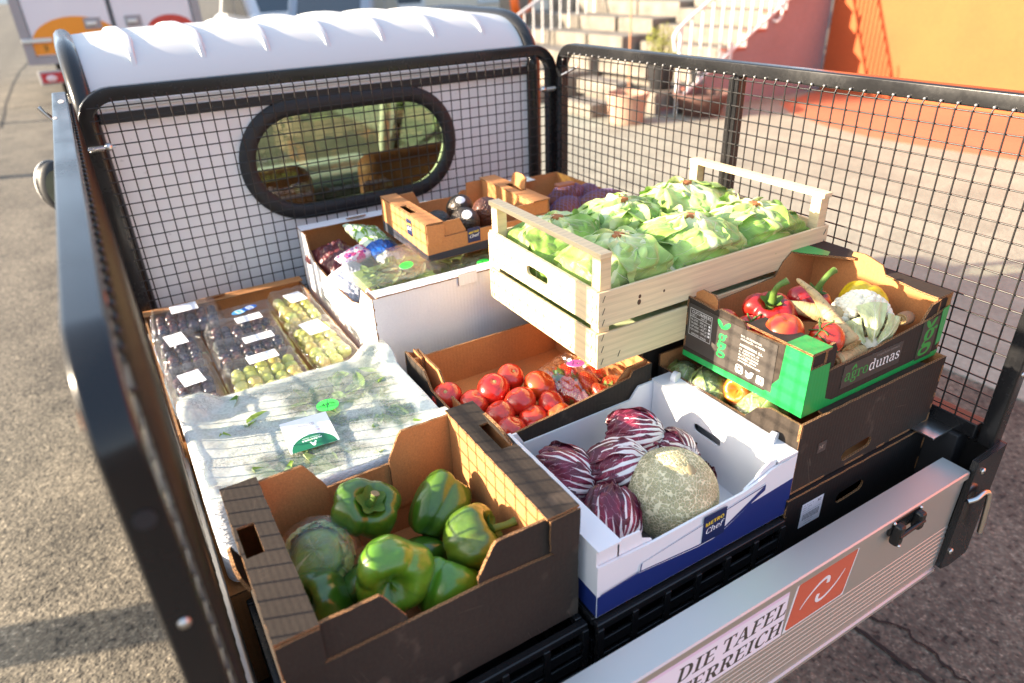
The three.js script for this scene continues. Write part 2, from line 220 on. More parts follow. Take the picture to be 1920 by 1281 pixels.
  // --- tailgate
  const tg = grp('tailgate', truck);
  const prof = [[1.424, 1.0], [1.474, 1.0], [1.4765, 0.9975], [1.4765, 0.984], [1.4715, 0.981], [1.4705, 0.87]];
  for (let i = 0; i < 8; i++) { const y = 0.864 - i * 0.0125; prof.push([1.4705, y], [1.4713, y - 0.0015], [1.4713, y - 0.0095], [1.4705, y - 0.011]); }
  prof.push([1.4705, 0.752], [1.474, 0.75], [1.474, 0.742], [1.424, 0.742]);
  { const pos = [], idx = [], n = prof.length, xs = [-0.058, 1.196]; const sh = prof.map(([z, y]) => new THREE.Vector2(z, y)); const g = [];
    for (let i = 0; i < n; i++) { const a = prof[i], b = prof[(i + 1) % n]; const q = new THREE.BufferGeometry(); const dz = b[0] - a[0], dy = b[1] - a[1], l = Math.hypot(dz, dy); q.setAttribute('position', new THREE.Float32BufferAttribute([xs[0], a[1], a[0], xs[1], a[1], a[0], xs[1], b[1], b[0], xs[0], a[1], a[0], xs[1], b[1], b[0], xs[0], b[1], b[0]], 3)); const N = [0, dz / l, -dy / l]; q.setAttribute('normal', new THREE.Float32BufferAttribute([...N, ...N, ...N, ...N, ...N, ...N], 3)); g.push(muv(q)); }
    for (const [x, s] of [[xs[0], -1], [xs[1], 1]]) { const t = THREE.ShapeUtils.triangulateShape(sh, []); const p = [], nn = []; for (const f of t) for (const k of f) { p.push(x, sh[k].y, sh[k].x); nn.push(s, 0, 0); } const q = new THREE.BufferGeometry(); q.setAttribute('position', new THREE.Float32BufferAttribute(p, 3)); q.setAttribute('normal', new THREE.Float32BufferAttribute(nn, 3)); g.push(muv(q)); }
    part('aluminium_board', g.map(agree), M.alu, tg); }
  // sticker with the lettering and the emblem
  const slab_ = canvas(2048, 520, (c, w, h) => {
    c.fillStyle = '#efe6f0'; c.fillRect(0, 0, w, h); c.fillStyle = '#e9cfe6'; c.fillRect(0, 0, w, 64);
    c.fillStyle = '#3a3836'; c.save(); c.transform(1, 0, -0.2, 1, 60, 0); c.textAlign = 'right'; c.font = 'bold 208px serif'; c.fillText('DIE TAFEL', 2040, 268); c.fillText('ÖSTERREICH', 2066, 480); c.restore();
  });
  decal('lettering_sticker', tg, slab_, [0.500, 0.9265, 1.4712], [1, 0, 0], [0, 1, 0], 0.43, 0.109, 0.35);
  { const sh = new THREE.Shape(), x0 = 0.719, x1 = 0.889, y0 = 0.872, y1 = 0.981, sl = 0.016; sh.moveTo(x0, y0); sh.lineTo(x1 - sl, y0); sh.lineTo(x1, y1); sh.lineTo(x0 + sl, y1); sh.closePath();
    part('emblem_border', new THREE.ExtrudeGeometry(sh, { depth: 0.0004, bevelEnabled: false }).translate(0, 0, 1.4712), std({ color: L(0.82, 0.8, 0.8), roughness: 0.4 }), tg);
    const rd = (cx, cy, w, h, r, k) => { const s = new THREE.Shape(); const P = [[-w / 2, -h / 2], [w / 2, -h / 2], [w / 2, h / 2], [-w / 2, h / 2]].map(([a, b]) => [cx + a + b * k, cy + b]); const n = 4; for (let i = 0; i < n; i++) { const p = P[i], q = P[(i + 1) % n], o = P[(i + 3) % n], f = (a, b, d) => { const l = Math.hypot(b[0] - a[0], b[1] - a[1]); return [a[0] + (b[0] - a[0]) * d / l, a[1] + (b[1] - a[1]) * d / l]; }; const e = f(p, o, r), g = f(p, q, r); if (!i) s.moveTo(...e); else s.lineTo(...e); s.quadraticCurveTo(p[0], p[1], ...g); } s.closePath(); return s; };
    part('emblem_field', new THREE.ExtrudeGeometry(rd(0.804, 0.9265, 0.146, 0.101, 0.008, 0.147), { depth: 0.0004, bevelEnabled: false }).translate(0, 0, 1.4717), phy({ color: L(0.62, 0.10, 0.05), roughness: 0.35, clearcoat: 0.3 }), tg);
    const wave = (c, n, w0) => { const s = new THREE.Shape(), a = [], b = []; for (let i = 0; i <= n; i++) { const t = i / n, p = c(t), q = c(Math.min(1, t + 0.01)), o = c(Math.max(0, t - 0.01)), d = [q[0] - o[0], q[1] - o[1]], l = Math.hypot(...d), w = w0 * (0.12 + 0.88 * Math.pow(t, 0.7)); a.push([p[0] - d[1] / l * w, p[1] + d[0] / l * w]); b.push([p[0] + d[1] / l * w, p[1] - d[0] / l * w]); } [...a, ...b.reverse()].forEach((p, i) => (i ? s.lineTo(...p) : s.moveTo(...p))); s.closePath(); return s; };
    const bez = (P) => (t) => { const u = 1 - t; return [0, 1].map((k) => u * u * u * P[0][k] + 3 * u * u * t * P[1][k] + 3 * u * t * t * P[2][k] + t * t * t * P[3][k]); };
    const wm = std({ color: L(0.82, 0.8, 0.8), roughness: 0.45 });
    part('emblem_wave', new THREE.ExtrudeGeometry(wave(bez([[0.752, 0.910], [0.780, 0.950], [0.824, 0.966], [0.815, 0.936]]), 24, 0.0042), { depth: 0.0003, bevelEnabled: false }).translate(0, 0, 1.4722), wm, tg);
    part('emblem_wave', new THREE.ExtrudeGeometry(wave(bez([[0.858, 0.944], [0.832, 0.898], [0.782, 0.890], [0.796, 0.921]]), 24, 0.0042), { depth: 0.0003, bevelEnabled: false }).translate(0, 0, 1.4722), wm, tg); }
  // recessed black catch on the board
  { const la = grp('catch', tg); part('back_plate', RB(0.962, 1.05, 0.962, 0.999 - 0.004, 1.4712, 1.4775, 0.003), M.black, la); part('cheek', RB(0.966, 0.985, 0.945, 0.99, 1.4745, 1.492, 0.006), M.black, la); part('cheek', RB(1.026, 1.045, 0.952, 0.99, 1.4745, 1.492, 0.006), M.black, la); part('pull_bar', rod([0.97, 0.968, 1.49], [1.04, 0.972, 1.49], 0.0042, 10), M.black, la); for (const [x, y] of [[0.968, 0.991], [1.044, 0.991], [0.972, 0.949]]) part('rivet', new THREE.SphereGeometry(0.0034, 8, 6).translate(x, y, y > 0.96 ? 1.478 : 1.4925), M.steel, la); }
  // black end plate with screws and the bent locking handle
  { const ep = grp('end_plate', truck); part('plate', panel('z', 1.4835, 1, [[1.197, 0.757], [1.228, 0.748], [1.288, 0.752], [1.288, 1.03], [1.2, 1.023]], 0.012), [M.black, M.black, M.black], ep); part('side_return', B(1.2885, 1.2925, 0.756, 1.03, 1.40, 1.483), M.black, ep);
    for (const [x, y] of [[1.226, 0.994], [1.213, 0.797]]) { const s = part('screw', new THREE.SphereGeometry(0.0068, 12, 8).scale(1, 1, 0.5).translate(x, y, 1.4845), M.steel, ep); part('screw_slot', B(x - 0.004, x + 0.004, y - 0.0007, y + 0.0007, 1.4878, 1.4883), M.blackMatt, s); }
    part('locking_handle', tube([[1.2, 0.934, 1.486], [1.215, 0.938, 1.4925], [1.24, 0.942, 1.4935], [1.252, 0.938, 1.496], [1.257, 0.926, 1.4975], [1.264, 0.88, 1.499], [1.272, 0.83, 1.499]], 0.0052, 40, 10), M.steel, ep); }

  // --- cab
  const cabX0 = -0.008, cabX1 = 1.228, zw = -0.1;
  const cab = grp('cab', truck);
  const cm = M.cab;
  // rear wall with a real window opening
  const stad = (cx, cy, a, b, n = 12) => { const r = b, o = []; for (let i = 0; i <= n; i++) { const t = -PI / 2 + PI * i / n; o.push([cx + a - r + r * cos(t), cy + r * sin(t)]); } for (let i = 0; i <= n; i++) { const t = PI / 2 + PI * i / n; o.push([cx - a + r + r * cos(t), cy + r * sin(t)]); } return o; };
  const WC = [0.622, 1.388];
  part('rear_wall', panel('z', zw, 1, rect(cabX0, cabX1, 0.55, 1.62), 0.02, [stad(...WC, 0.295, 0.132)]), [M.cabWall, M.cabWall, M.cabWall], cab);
  part('wall_strip', RB(cabX0 + 0.002, cabX1 - 0.002, 1.548, 1.573, zw + 0.0005, zw + 0.008, 0.002), M.rubber, cab);
  for (const [yy, d] of [[1.58, 0.004]]) part('wall_lip', RB(cabX0, cabX1, yy, yy + 0.016, zw + 0.0004, zw + d, 0.0018), cm, cab);
  { const P = stad(...WC, 0.309, 0.146, 16).map(([a, b]) => V(a, b, zw + 0.004)); const w = grp('rear_window', truck);
    const gk = new THREE.TubeGeometry(new THREE.CatmullRomCurve3(P, true), 160, 0.0225, 12, true); gk.scale(1, 1, 0.55); gk.translate(0, 0, (zw + 0.004) * 0.45); part('gasket', gk, M.rubber, w);
    part('pane', panel('z', zw - 0.004, 1, stad(...WC, 0.3, 0.137), 0.004), [M.glassDark, M.glassDark, M.glassDark], w); }
  // roof: a swept profile, domed at the sides, with seven raised ribs
  const rp = [[-1.30, 1.635], [-1.2, 1.68], [-1.0, 1.712], [-0.7, 1.733], [-0.45, 1.7325], [-0.32, 1.7305], [-0.25, 1.725], [-0.195, 1.709], [-0.15, 1.68], [-0.117, 1.64], [-0.1, 1.6]];
  const rcv = new THREE.CatmullRomCurve3(rp.map(([z, y]) => V(0, y, z)), false, 'centripetal');
  const roofAt = (u, v) => { const p = rcv.getPoint(v), e = Math.abs(u * 2 - 1), dr = 0.012 * Math.pow(e, 4); return [lerp(cabX0 - 0.004, cabX1 + 0.004, u), p.y - dr, p.z]; };
  const roof = part('roof', [surf(40, 60, roofAt), surf(40, 60, (u, v) => { const q = roofAt(u, v); q[1] -= 0.02; return q; })], cm, truck);
  for (let k = 0; k < 7; k++) { const xc = 0.106 + 0.166 * k; part('roof_rib', surf(14, 48, (u, v) => { const t = lerp(0.1, 0.83, v), p = rcv.getPoint(t), s = u * 2 - 1, end = sst(0, 0.08, v) * sst(0, 0.10, 1 - v), h = 0.0105 * end * (1 - Math.pow(Math.abs(s), 7.0)), w = 0.019 * (0.35 + 0.65 * sst(0, 0.4, 1 - v)); return [xc + s * w, p.y + h - 0.0010 - 0.012 * Math.pow(Math.abs((xc + s * w - cabX0) / (cabX1 - cabX0) * 2 - 1), 4), p.z]; }), cm, roof); }
  // black drip tubes down both edges of the cab, doors, pillars, windscreen
  for (const x of [-0.03, 1.25]) { const pts = [[x, 0.6, zw + 0.002], [x, 1.3, zw + 0.002], [x, 1.56, zw], ...rp.slice(1).reverse().map(([z, y]) => [x, y - 0.018, z])]; part('corner_tube', tube(pts, 0.024, 90, 12), M.black, cab); part('side_trim', RB(Math.min(x, x > 0 ? 1.23 : -0.012) - 0.0, Math.max(x, x > 0 ? 1.232 : -0.008), 0.6, 1.6, zw - 0.03, zw - 0.002, 0.002), M.rubber, cab); }
  for (const [x, s] of [[-0.03, -1], [1.25, 1]]) {
    const d = grp('door', truck);
    part('door_panel', RB(x - 0.016, x + 0.016, 0.42, 1.07, -1.32, -0.16, 0.01), cm, d);
    part('window_rail', sweep([[x, 1.07, -0.2], [x, 1.58, -0.24], [x, 1.66, -0.34], [x, 1.66, -1.05], [x, 1.07, -1.42]], 0.04, 0.03, [1, 0, 0]), M.black, d);
    part('pane', panel('x', x + s * 0.003, s, [[-0.215, 1.07], [-0.255, 1.6], [-0.34, 1.65], [-1.04, 1.65], [-1.4, 1.07]], 0.003), [M.glass, M.glass, M.glass], d);
    part('door_handle', RB(x + s * 0.02 - 0.012, x + s * 0.02 + 0.012, 1.0, 1.03, -0.32, -0.2, 0.008), M.black, d);
    part('quarter_window', panel('x', x + s * 0.02, s, rect(-0.16, -0.12, 1.13, 1.25), 0.006), [M.blackMatt, M.blackMatt, M.blackMatt], d);
  }
  { const w = grp('windscreen', truck), ax = cabX0 + 0.02, bx = cabX1 - 0.02; part('pane', surf(2, 2, (u, v) => [lerp(ax, bx, u), lerp(1.02, 1.66, v), lerp(-1.52, -1.26, v)]), M.glass, w); part('screen_frame', [rod([cabX0, 1.0, -1.53], [cabX0, 1.665, -1.255], 0.026, 10), rod([cabX1, 1.0, -1.53], [cabX1, 1.665, -1.255], 0.026, 10), rod([cabX0, 1.01, -1.535], [cabX1, 1.01, -1.535], 0.02, 10)], M.cab, w); }
  part('nose', RB(cabX0 - 0.02, cabX1 + 0.02, 0.35, 1.0, -1.85, -1.4, 0.09, 4), cm, truck);
  part('dashboard', RB(cabX0 + 0.03, cabX1 - 0.03, 0.62, 1.0, -1.42, -1.2, 0.05, 3), M.rubber, cab);
  part('cab_floor', B(cabX0, cabX1, 0.34, 0.40, -1.42, -0.13), M.blackMatt, cab);
  for (const x of [0.33, 0.89]) { const s = grp('seat', truck); const sm = std({ color: L(0.13, 0.035, 0.018), roughness: 0.7, bumpMap: smudge, bumpScale: 0.002 }); part('backrest', RB(x - 0.2, x + 0.2, 0.78, 1.33, -0.36, -0.24, 0.055, 4), sm, s); part('cushion', RB(x - 0.21, x + 0.21, 0.62, 0.78, -0.78, -0.3, 0.05, 4), sm, s); }
  { const wheel = grp('steering_wheel', truck); part('rim', new THREE.TorusGeometry(0.16, 0.013, 8, 36).rotateX(-1.0).translate(0.33, 0.98, -1.06), M.rubber, wheel); part('column', rod([0.33, 0.97, -1.08], [0.33, 0.86, -1.24], 0.03, 10), M.rubber, wheel); }
  // mirrors; dark green glass tint stands in for reflected building and trees
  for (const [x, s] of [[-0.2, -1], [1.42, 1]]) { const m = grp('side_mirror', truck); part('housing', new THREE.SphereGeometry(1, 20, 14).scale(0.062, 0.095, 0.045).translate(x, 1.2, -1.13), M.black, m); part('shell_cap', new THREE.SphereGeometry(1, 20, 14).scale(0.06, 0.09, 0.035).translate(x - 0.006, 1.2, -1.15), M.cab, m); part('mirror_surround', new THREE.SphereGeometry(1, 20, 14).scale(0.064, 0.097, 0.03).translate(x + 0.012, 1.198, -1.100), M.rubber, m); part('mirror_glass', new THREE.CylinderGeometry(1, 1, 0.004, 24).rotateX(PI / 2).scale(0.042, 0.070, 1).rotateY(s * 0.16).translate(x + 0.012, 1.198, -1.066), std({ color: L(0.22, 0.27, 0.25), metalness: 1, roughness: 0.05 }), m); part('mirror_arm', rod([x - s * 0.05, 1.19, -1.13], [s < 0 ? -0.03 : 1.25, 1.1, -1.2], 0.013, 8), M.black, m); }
  // chassis and wheels
  part('chassis', B(0.2, 1.0, 0.45, 0.72, -1.5, 1.3), M.blackMatt, truck);
  for (const [x, z] of [[0.05, -1.45], [1.17, -1.45], [0.05, 0.95], [1.17, 0.95]]) { const w = grp('wheel', truck); part('tyre', new THREE.TorusGeometry(0.2, 0.075, 12, 32).rotateY(PI / 2).translate(x, 0.275, z), M.rubber, w); part('rim', new THREE.CylinderGeometry(0.15, 0.15, 0.12, 24).rotateZ(PI / 2).translate(x, 0.275, z), M.steel, w); }
  for (const [x0, x1] of [[-0.06, 0.14], [1.08, 1.27]]) part('mudguard', RB(x0, x1, 0.58, 0.7, 0.6, 1.3, 0.03), M.blackMatt, truck);
}
// ------------------------------------------------------------------ crates and boxes in the bed
const T = 0.0042;
function wall(name, parent, axis, at, sign, pts, out, inn = M.kraft, t = T, holes = []) { return part(name, panel(axis, at, sign, rough(pts), t, holes), card(out, inn), parent); }

// --- dark brown pepper box: hollow ends with flat tops, low long sides, tall corner ears
const pepperBox = thing('cardboard_box', 'dark brown cardboard box of green peppers with tall corner ears', 'cardboard box', [0, 0, 0], 'open cardboard boxes');
{
  const x0 = -0.012, x1 = 0.406, z0 = 1.02, z1 = 1.332, y0 = 0.985, yt = 1.2, yl = 1.138, o = pepperBox, D = M.dark;
  wall('bottom', o, 'y', y0, -1, rect(x0 + T, x1 - T, z0 + T, z1 - T), D);
  for (const [zz, s] of [[z1, 1], [z0, -1]]) wall('side_wall', o, 'z', zz, s, [[x0, y0], [x1, y0], [x1, s > 0 ? 1.127 : yl], [0.258, yl], [0.14, yl - 0.002], [x0, s > 0 ? 1.135 : yl]], D);
  // ears, a second layer inside the low walls
  for (const [zz, s] of [[z1 - T - 0.0006, 1], [z0 + T + 0.0006, -1]]) {
    const e = s > 0 ? [[0.115, 0.145], [0.277, 0.247]] : [[0.106, 0.137], [0.269, 0.242]];
    wall('corner_ear', o, 'z', zz, s, [[x0 + 0.008, y0 + 0.06], [e[0][1], y0 + 0.06], [e[0][1], yl + 0.004], [e[0][0] + 0.004, yt - 0.008], [e[0][0], yt - 0.004], [x0 + 0.054, yt - 0.0045], [x0 + 0.008, yt - 0.0045]], D);
    wall('corner_ear', o, 'z', zz, s, [[x1 - 0.008, y0 + 0.06], [e[1][1], y0 + 0.06], [e[1][1], yl + 0.008], [e[1][0] - 0.006, yt - 0.01], [e[1][0], yt - 0.004], [x1 - 0.054, yt - 0.0045], [x1 - 0.008, yt - 0.0045]], D);
  }
  for (const [xa, s] of [[x0, -1], [x1, 1]]) {
    wall('end_wall', o, 'x', xa, s, [[z0 + T, y0], [z1 - T, y0], [z1 - T, yt - T], [z0 + T, yt - T]], D, M.kraft, T, s < 0 ? [rect(1.115, 1.185, yt - 0.055, yt - 0.022)] : []);
    const hole = s < 0 ? rect(x0 + 0.004, x0 + 0.027, 1.118, 1.182) : rect(x1 - 0.026, x1 - 0.006, 1.09, 1.165);
    wall('end_top', o, 'y', yt, 1, s < 0 ? rect(x0, x0 + 0.053, z0, z1) : rect(x1 - 0.053, x1, z0, z1), D, M.kraft, T * 0.8, [hole]);
    wall('end_liner', o, 'x', xa - s * 0.053, -s, [[z0 + T + 0.006, y0 + T], [z1 - T - 0.006, y0 + T], [z1 - T - 0.006, yt - T], [z0 + T + 0.006, yt - T]], M.kraft);
    // the top folds down over the near side
    wall('fold_flap', o, 'z', z1 + 0.003, 1, s < 0 ? [[x0, yt - T], [x0 + 0.052, yt - T], [x0 + 0.052, yt - 0.055], [x0 + 0.043, yt - 0.068], [x0 + 0.002, yt - 0.068]] : [[x1, yt - T], [x1 - 0.05, yt - T], [x1 - 0.05, yt - 0.06], [x1 - 0.042, yt - 0.07], [x1 - 0.002, yt - 0.07]], D, M.kraft, 0.0025);
    // pushed-out stacking tab
    const tab = part('stacking_tab', panel('x', 0, s, rough([[-0.035, 0], [0.035, 0], [0.033, 0.026], [0.02, 0.034], [-0.02, 0.034], [-0.033, 0.026]], 0.008), T), card(M.kraft, D), o);
    place(tab, s < 0 ? [x0 - 0.004, yt - 0.052, 1.15] : [x1 - 0.006, yt + 0.0005, 1.128], [0, 0, s < 0 ? 0.32 : 0.42]);
  }
}

// --- printed tomato box under the wooden crate
const tomatoBox = thing('cardboard_box', 'brown cardboard box of tomatoes tucked under the wooden crate', 'cardboard box', [0, 0, 0], 'open cardboard boxes');
{
  const x0 = 0.408, x1 = 0.792, z0 = 0.705, z1 = 1.042, y0 = 1.035, o = tomatoBox, D = M.dark;
  wall('bottom', o, 'y', y0, -1, rect(x0, x1, z0, z1), D);
  wall('side_wall', o, 'z', z0, -1, [[x0, y0], [x1, y0], [x1, 1.128], [0.455, 1.128], [0.448, 1.134], [x0, 1.15]], D);
  wall('side_wall', o, 'z', z1, 1, [[x0, y0], [x1, y0], [x1, 1.158], [0.745, 1.156], [0.738, 1.142], [0.60, 1.128], [x0 + 0.05, 1.114], [x0, 1.12]], D);
  wall('end_wall', o, 'x', x0, -1, [[z0, y0], [z1, y0], [z1, 1.118], [0.95, 1.118], [0.83, 1.118], [0.80, 1.15], [z0, 1.15]], D);
  wall('end_liner', o, 'x', x0 + 0.03, 1, [[z0 + T, y0], [0.98, y0], [0.98, 1.114], [0.85, 1.116], [0.815, 1.15], [z0 + T, 1.15]], M.kraft);
  wall('end_wall', o, 'x', x1, 1, rect(z0, z1, y0, 1.158), D);
  wall('corner_ear', o, 'z', z1 - 0.012, 1, [[x1 - T, y0], [x1 - 0.1, y0], [x1 - 0.09, 1.118], [x1 - 0.05, 1.158], [x1 - T, 1.16]], M.kraft);
  wall('corner_ear', o, 'x', x0 + 0.018, -1, [[z0 + T, y0], [z0 + 0.05, y0], [z0 + 0.045, 1.15], [z0 + T, 1.152]], M.kraft);
  wall('corner_gusset', o, 'z', z0 + 0.04, 1, [[x0 + T, y0], [x0 + 0.03, y0], [x0 + 0.029, 1.147], [x0 + T, 1.15]], M.kraft);
}

// --- white plastic radicchio box with blue print
const whitePlastic = phy({ color: L(0.80, 0.80, 0.82), roughness: 0.42, clearcoat: 0.15, clearcoatRoughness: 0.4 });
const blueInk = phy({ color: L(0.012, 0.028, 0.16), roughness: 0.42, clearcoat: 0.2 });
const logoTex = canvas(256, 330, (c, w, h) => { c.fillStyle = '#0c2150'; c.fillRect(0, 0, w, h); c.save(); c.transform(1, -0.1, 0, 1, 0, 18); c.textAlign = 'center'; c.fillStyle = '#f0cf1d'; c.font = 'bold 62px sans-serif'; c.fillText('METRO', w / 2, 120); c.fillStyle = '#ffffff'; c.font = 'italic 88px serif'; c.fillText('Chef', w / 2 - 4, 215); c.restore(); });
const radBox = thing('plastic_box', 'white corrugated plastic box with dark blue print holding radicchio and melon', 'plastic box', [0, 0, 0]);
{
  const x0 = 0.421, x1 = 0.838, z0 = 1.045, z1 = 1.358, y0 = 0.99, yt = 1.124, o = radBox, W = whitePlastic, P = [W, W, W];
  const pl = (n, ...a) => part(n, panel(...a), P, o);
  pl('bottom', 'y', y0, -1, rect(x0 + 0.002, x1 - 0.002, z0 + 0.002, z1 - 0.002), 0.004);
  pl('side_wall', 'z', z0, -1, [[x0, y0], [x1, y0], [x1, yt - 0.004], [0.755, yt - 0.004], [0.748, yt - 0.012], [0.735, 1.095], [0.49, 1.092], [0.475, yt - 0.004], [x0, yt - 0.004]], 0.004);
  pl('side_wall', 'z', z1, 1, [[x0, y0], [x1, y0], [x1, 1.118], [0.778, 1.112], [0.745, 1.1], [0.715, 1.093], [0.53, 1.088], [x0, 1.092]], 0.004);
  pl('corner_ear', 'z', z1 - 0.005, 1, [[x0 + 0.005, y0 + 0.02], [0.53, y0 + 0.02], [0.526, 1.09], [0.507, 1.1], [0.502, 1.118], [0.47, yt - 0.004], [x0 + 0.005, yt - 0.004]], 0.003);
  pl('corner_ear', 'z', z1 - 0.005, 1, [[x1 - 0.005, y0 + 0.02], [0.712, y0 + 0.02], [0.722, 1.092], [0.745, 1.104], [0.757, yt - 0.008], [0.775, yt + 0.002], [x1 - 0.005, yt - 0.003]], 0.003);
  // hollow ends with flat tops, grip slot in the far one
  for (const [xa, s] of [[x0, -1], [x1, 1]]) {
    pl('end_wall', 'x', xa, s, rect(z0 + 0.004, z1 - 0.004, y0, yt - 0.004), 0.004, []);
    pl('end_top', 'y', yt, 1, s < 0 ? rect(x0, x0 + 0.042, z0, z1) : rect(x1 - 0.046, x1, z0, z1), 0.004);
    const zs = 1.2, slot = []; for (let i = 0; i <= 16; i++) { const a = PI / 2 + PI * i / 16; slot.push([zs - 0.026 + 0.0075 * cos(a), 1.081 + 0.0085 * sin(a)]); } for (let i = 0; i <= 16; i++) { const a = -PI / 2 + PI * i / 16; slot.push([zs + 0.026 + 0.0075 * cos(a), 1.081 + 0.0085 * sin(a)]); }
    pl('end_liner', 'x', xa - s * (s < 0 ? 0.042 : 0.046), -s, rect(z0 + 0.005, z1 - 0.005, y0, yt - 0.004), 0.003, s > 0 ? [slot] : []);
  }
  for (const z of [1.075, 1.315]) part('stacking_knob', new THREE.CylinderGeometry(0.012, 0.012, 0.01, 24).rotateX(PI / 2).rotateY(0.3).translate(x1 - 0.012, yt + 0.006, z), W, o);
  // blue band, outlined field and the logo on the near side and the end
  part('blue_band', [panel('z', z1 + 0.0005, 1, [[x0 + 0.0005, y0 + 0.001], [x1 - 0.0005, y0 + 0.001], [x1 - 0.0005, 1.068], [x0 + 0.0005, 1.032]], 0.0004), panel('x', x0 - 0.0005, -1, rect(z1 - 0.052, z1 - 0.001, y0 + 0.001, 1.034), 0.0004)], blueInk, o);
  const fld = [[0.498, 1.040], [0.500, 1.057], [0.768, 1.090], [0.768, 1.077], [0.676, 1.034], [0.655, 1.027], [0.62, 1.027]], grow = (k) => { const cx = 0.62, cy = 1.06; return fld.map(([a, b]) => [cx + (a - cx) * k, cy + (b - cy) * (1 + (k - 1) * 4)]); };
  const paperW = std({ color: L(0.78, 0.78, 0.80), roughness: 0.5 });
  part('printed_field', panel('z', z1 + 0.0016, 1, grow(1), 0.0006), [paperW, paperW, paperW], o);
  part('printed_border', panel('z', z1 + 0.002, 1, grow(0.985), 0.0002, [grow(0.965)]), [blueInk, blueInk, blueInk], o);
  part('printed_border', panel('z', z1 + 0.002, 1, [[0.426, 1.037], [0.5, 1.0435], [0.5, 1.042], [0.426, 1.0355]], 0.0002), [blueInk, blueInk, blueInk], o);
  decal('logo_patch', o, logoTex, [0.652, 1.058, z1 + 0.0019], [1, 0, 0], [0, 1, 0], 0.05, 0.056);
  const bar = canvas(128, 256, (c, w, h) => { c.fillStyle = '#eceaf2'; c.fillRect(0, 0, w, h); c.strokeStyle = '#14255e'; c.lineWidth = 5; c.strokeRect(12, 12, w - 24, h * 0.6); c.fillStyle = '#222'; for (let i = 0; i < 34; i++) if ((i * 7) % 5 < 3) c.fillRect(14 + i * 3, h * 0.68, 2, 60); });
  decal('barcode_panel', o, bar, [x0 - 0.0008, 1.05, 1.295], [0, 0, 1], [0, 1, 0], 0.034, 0.075);
}

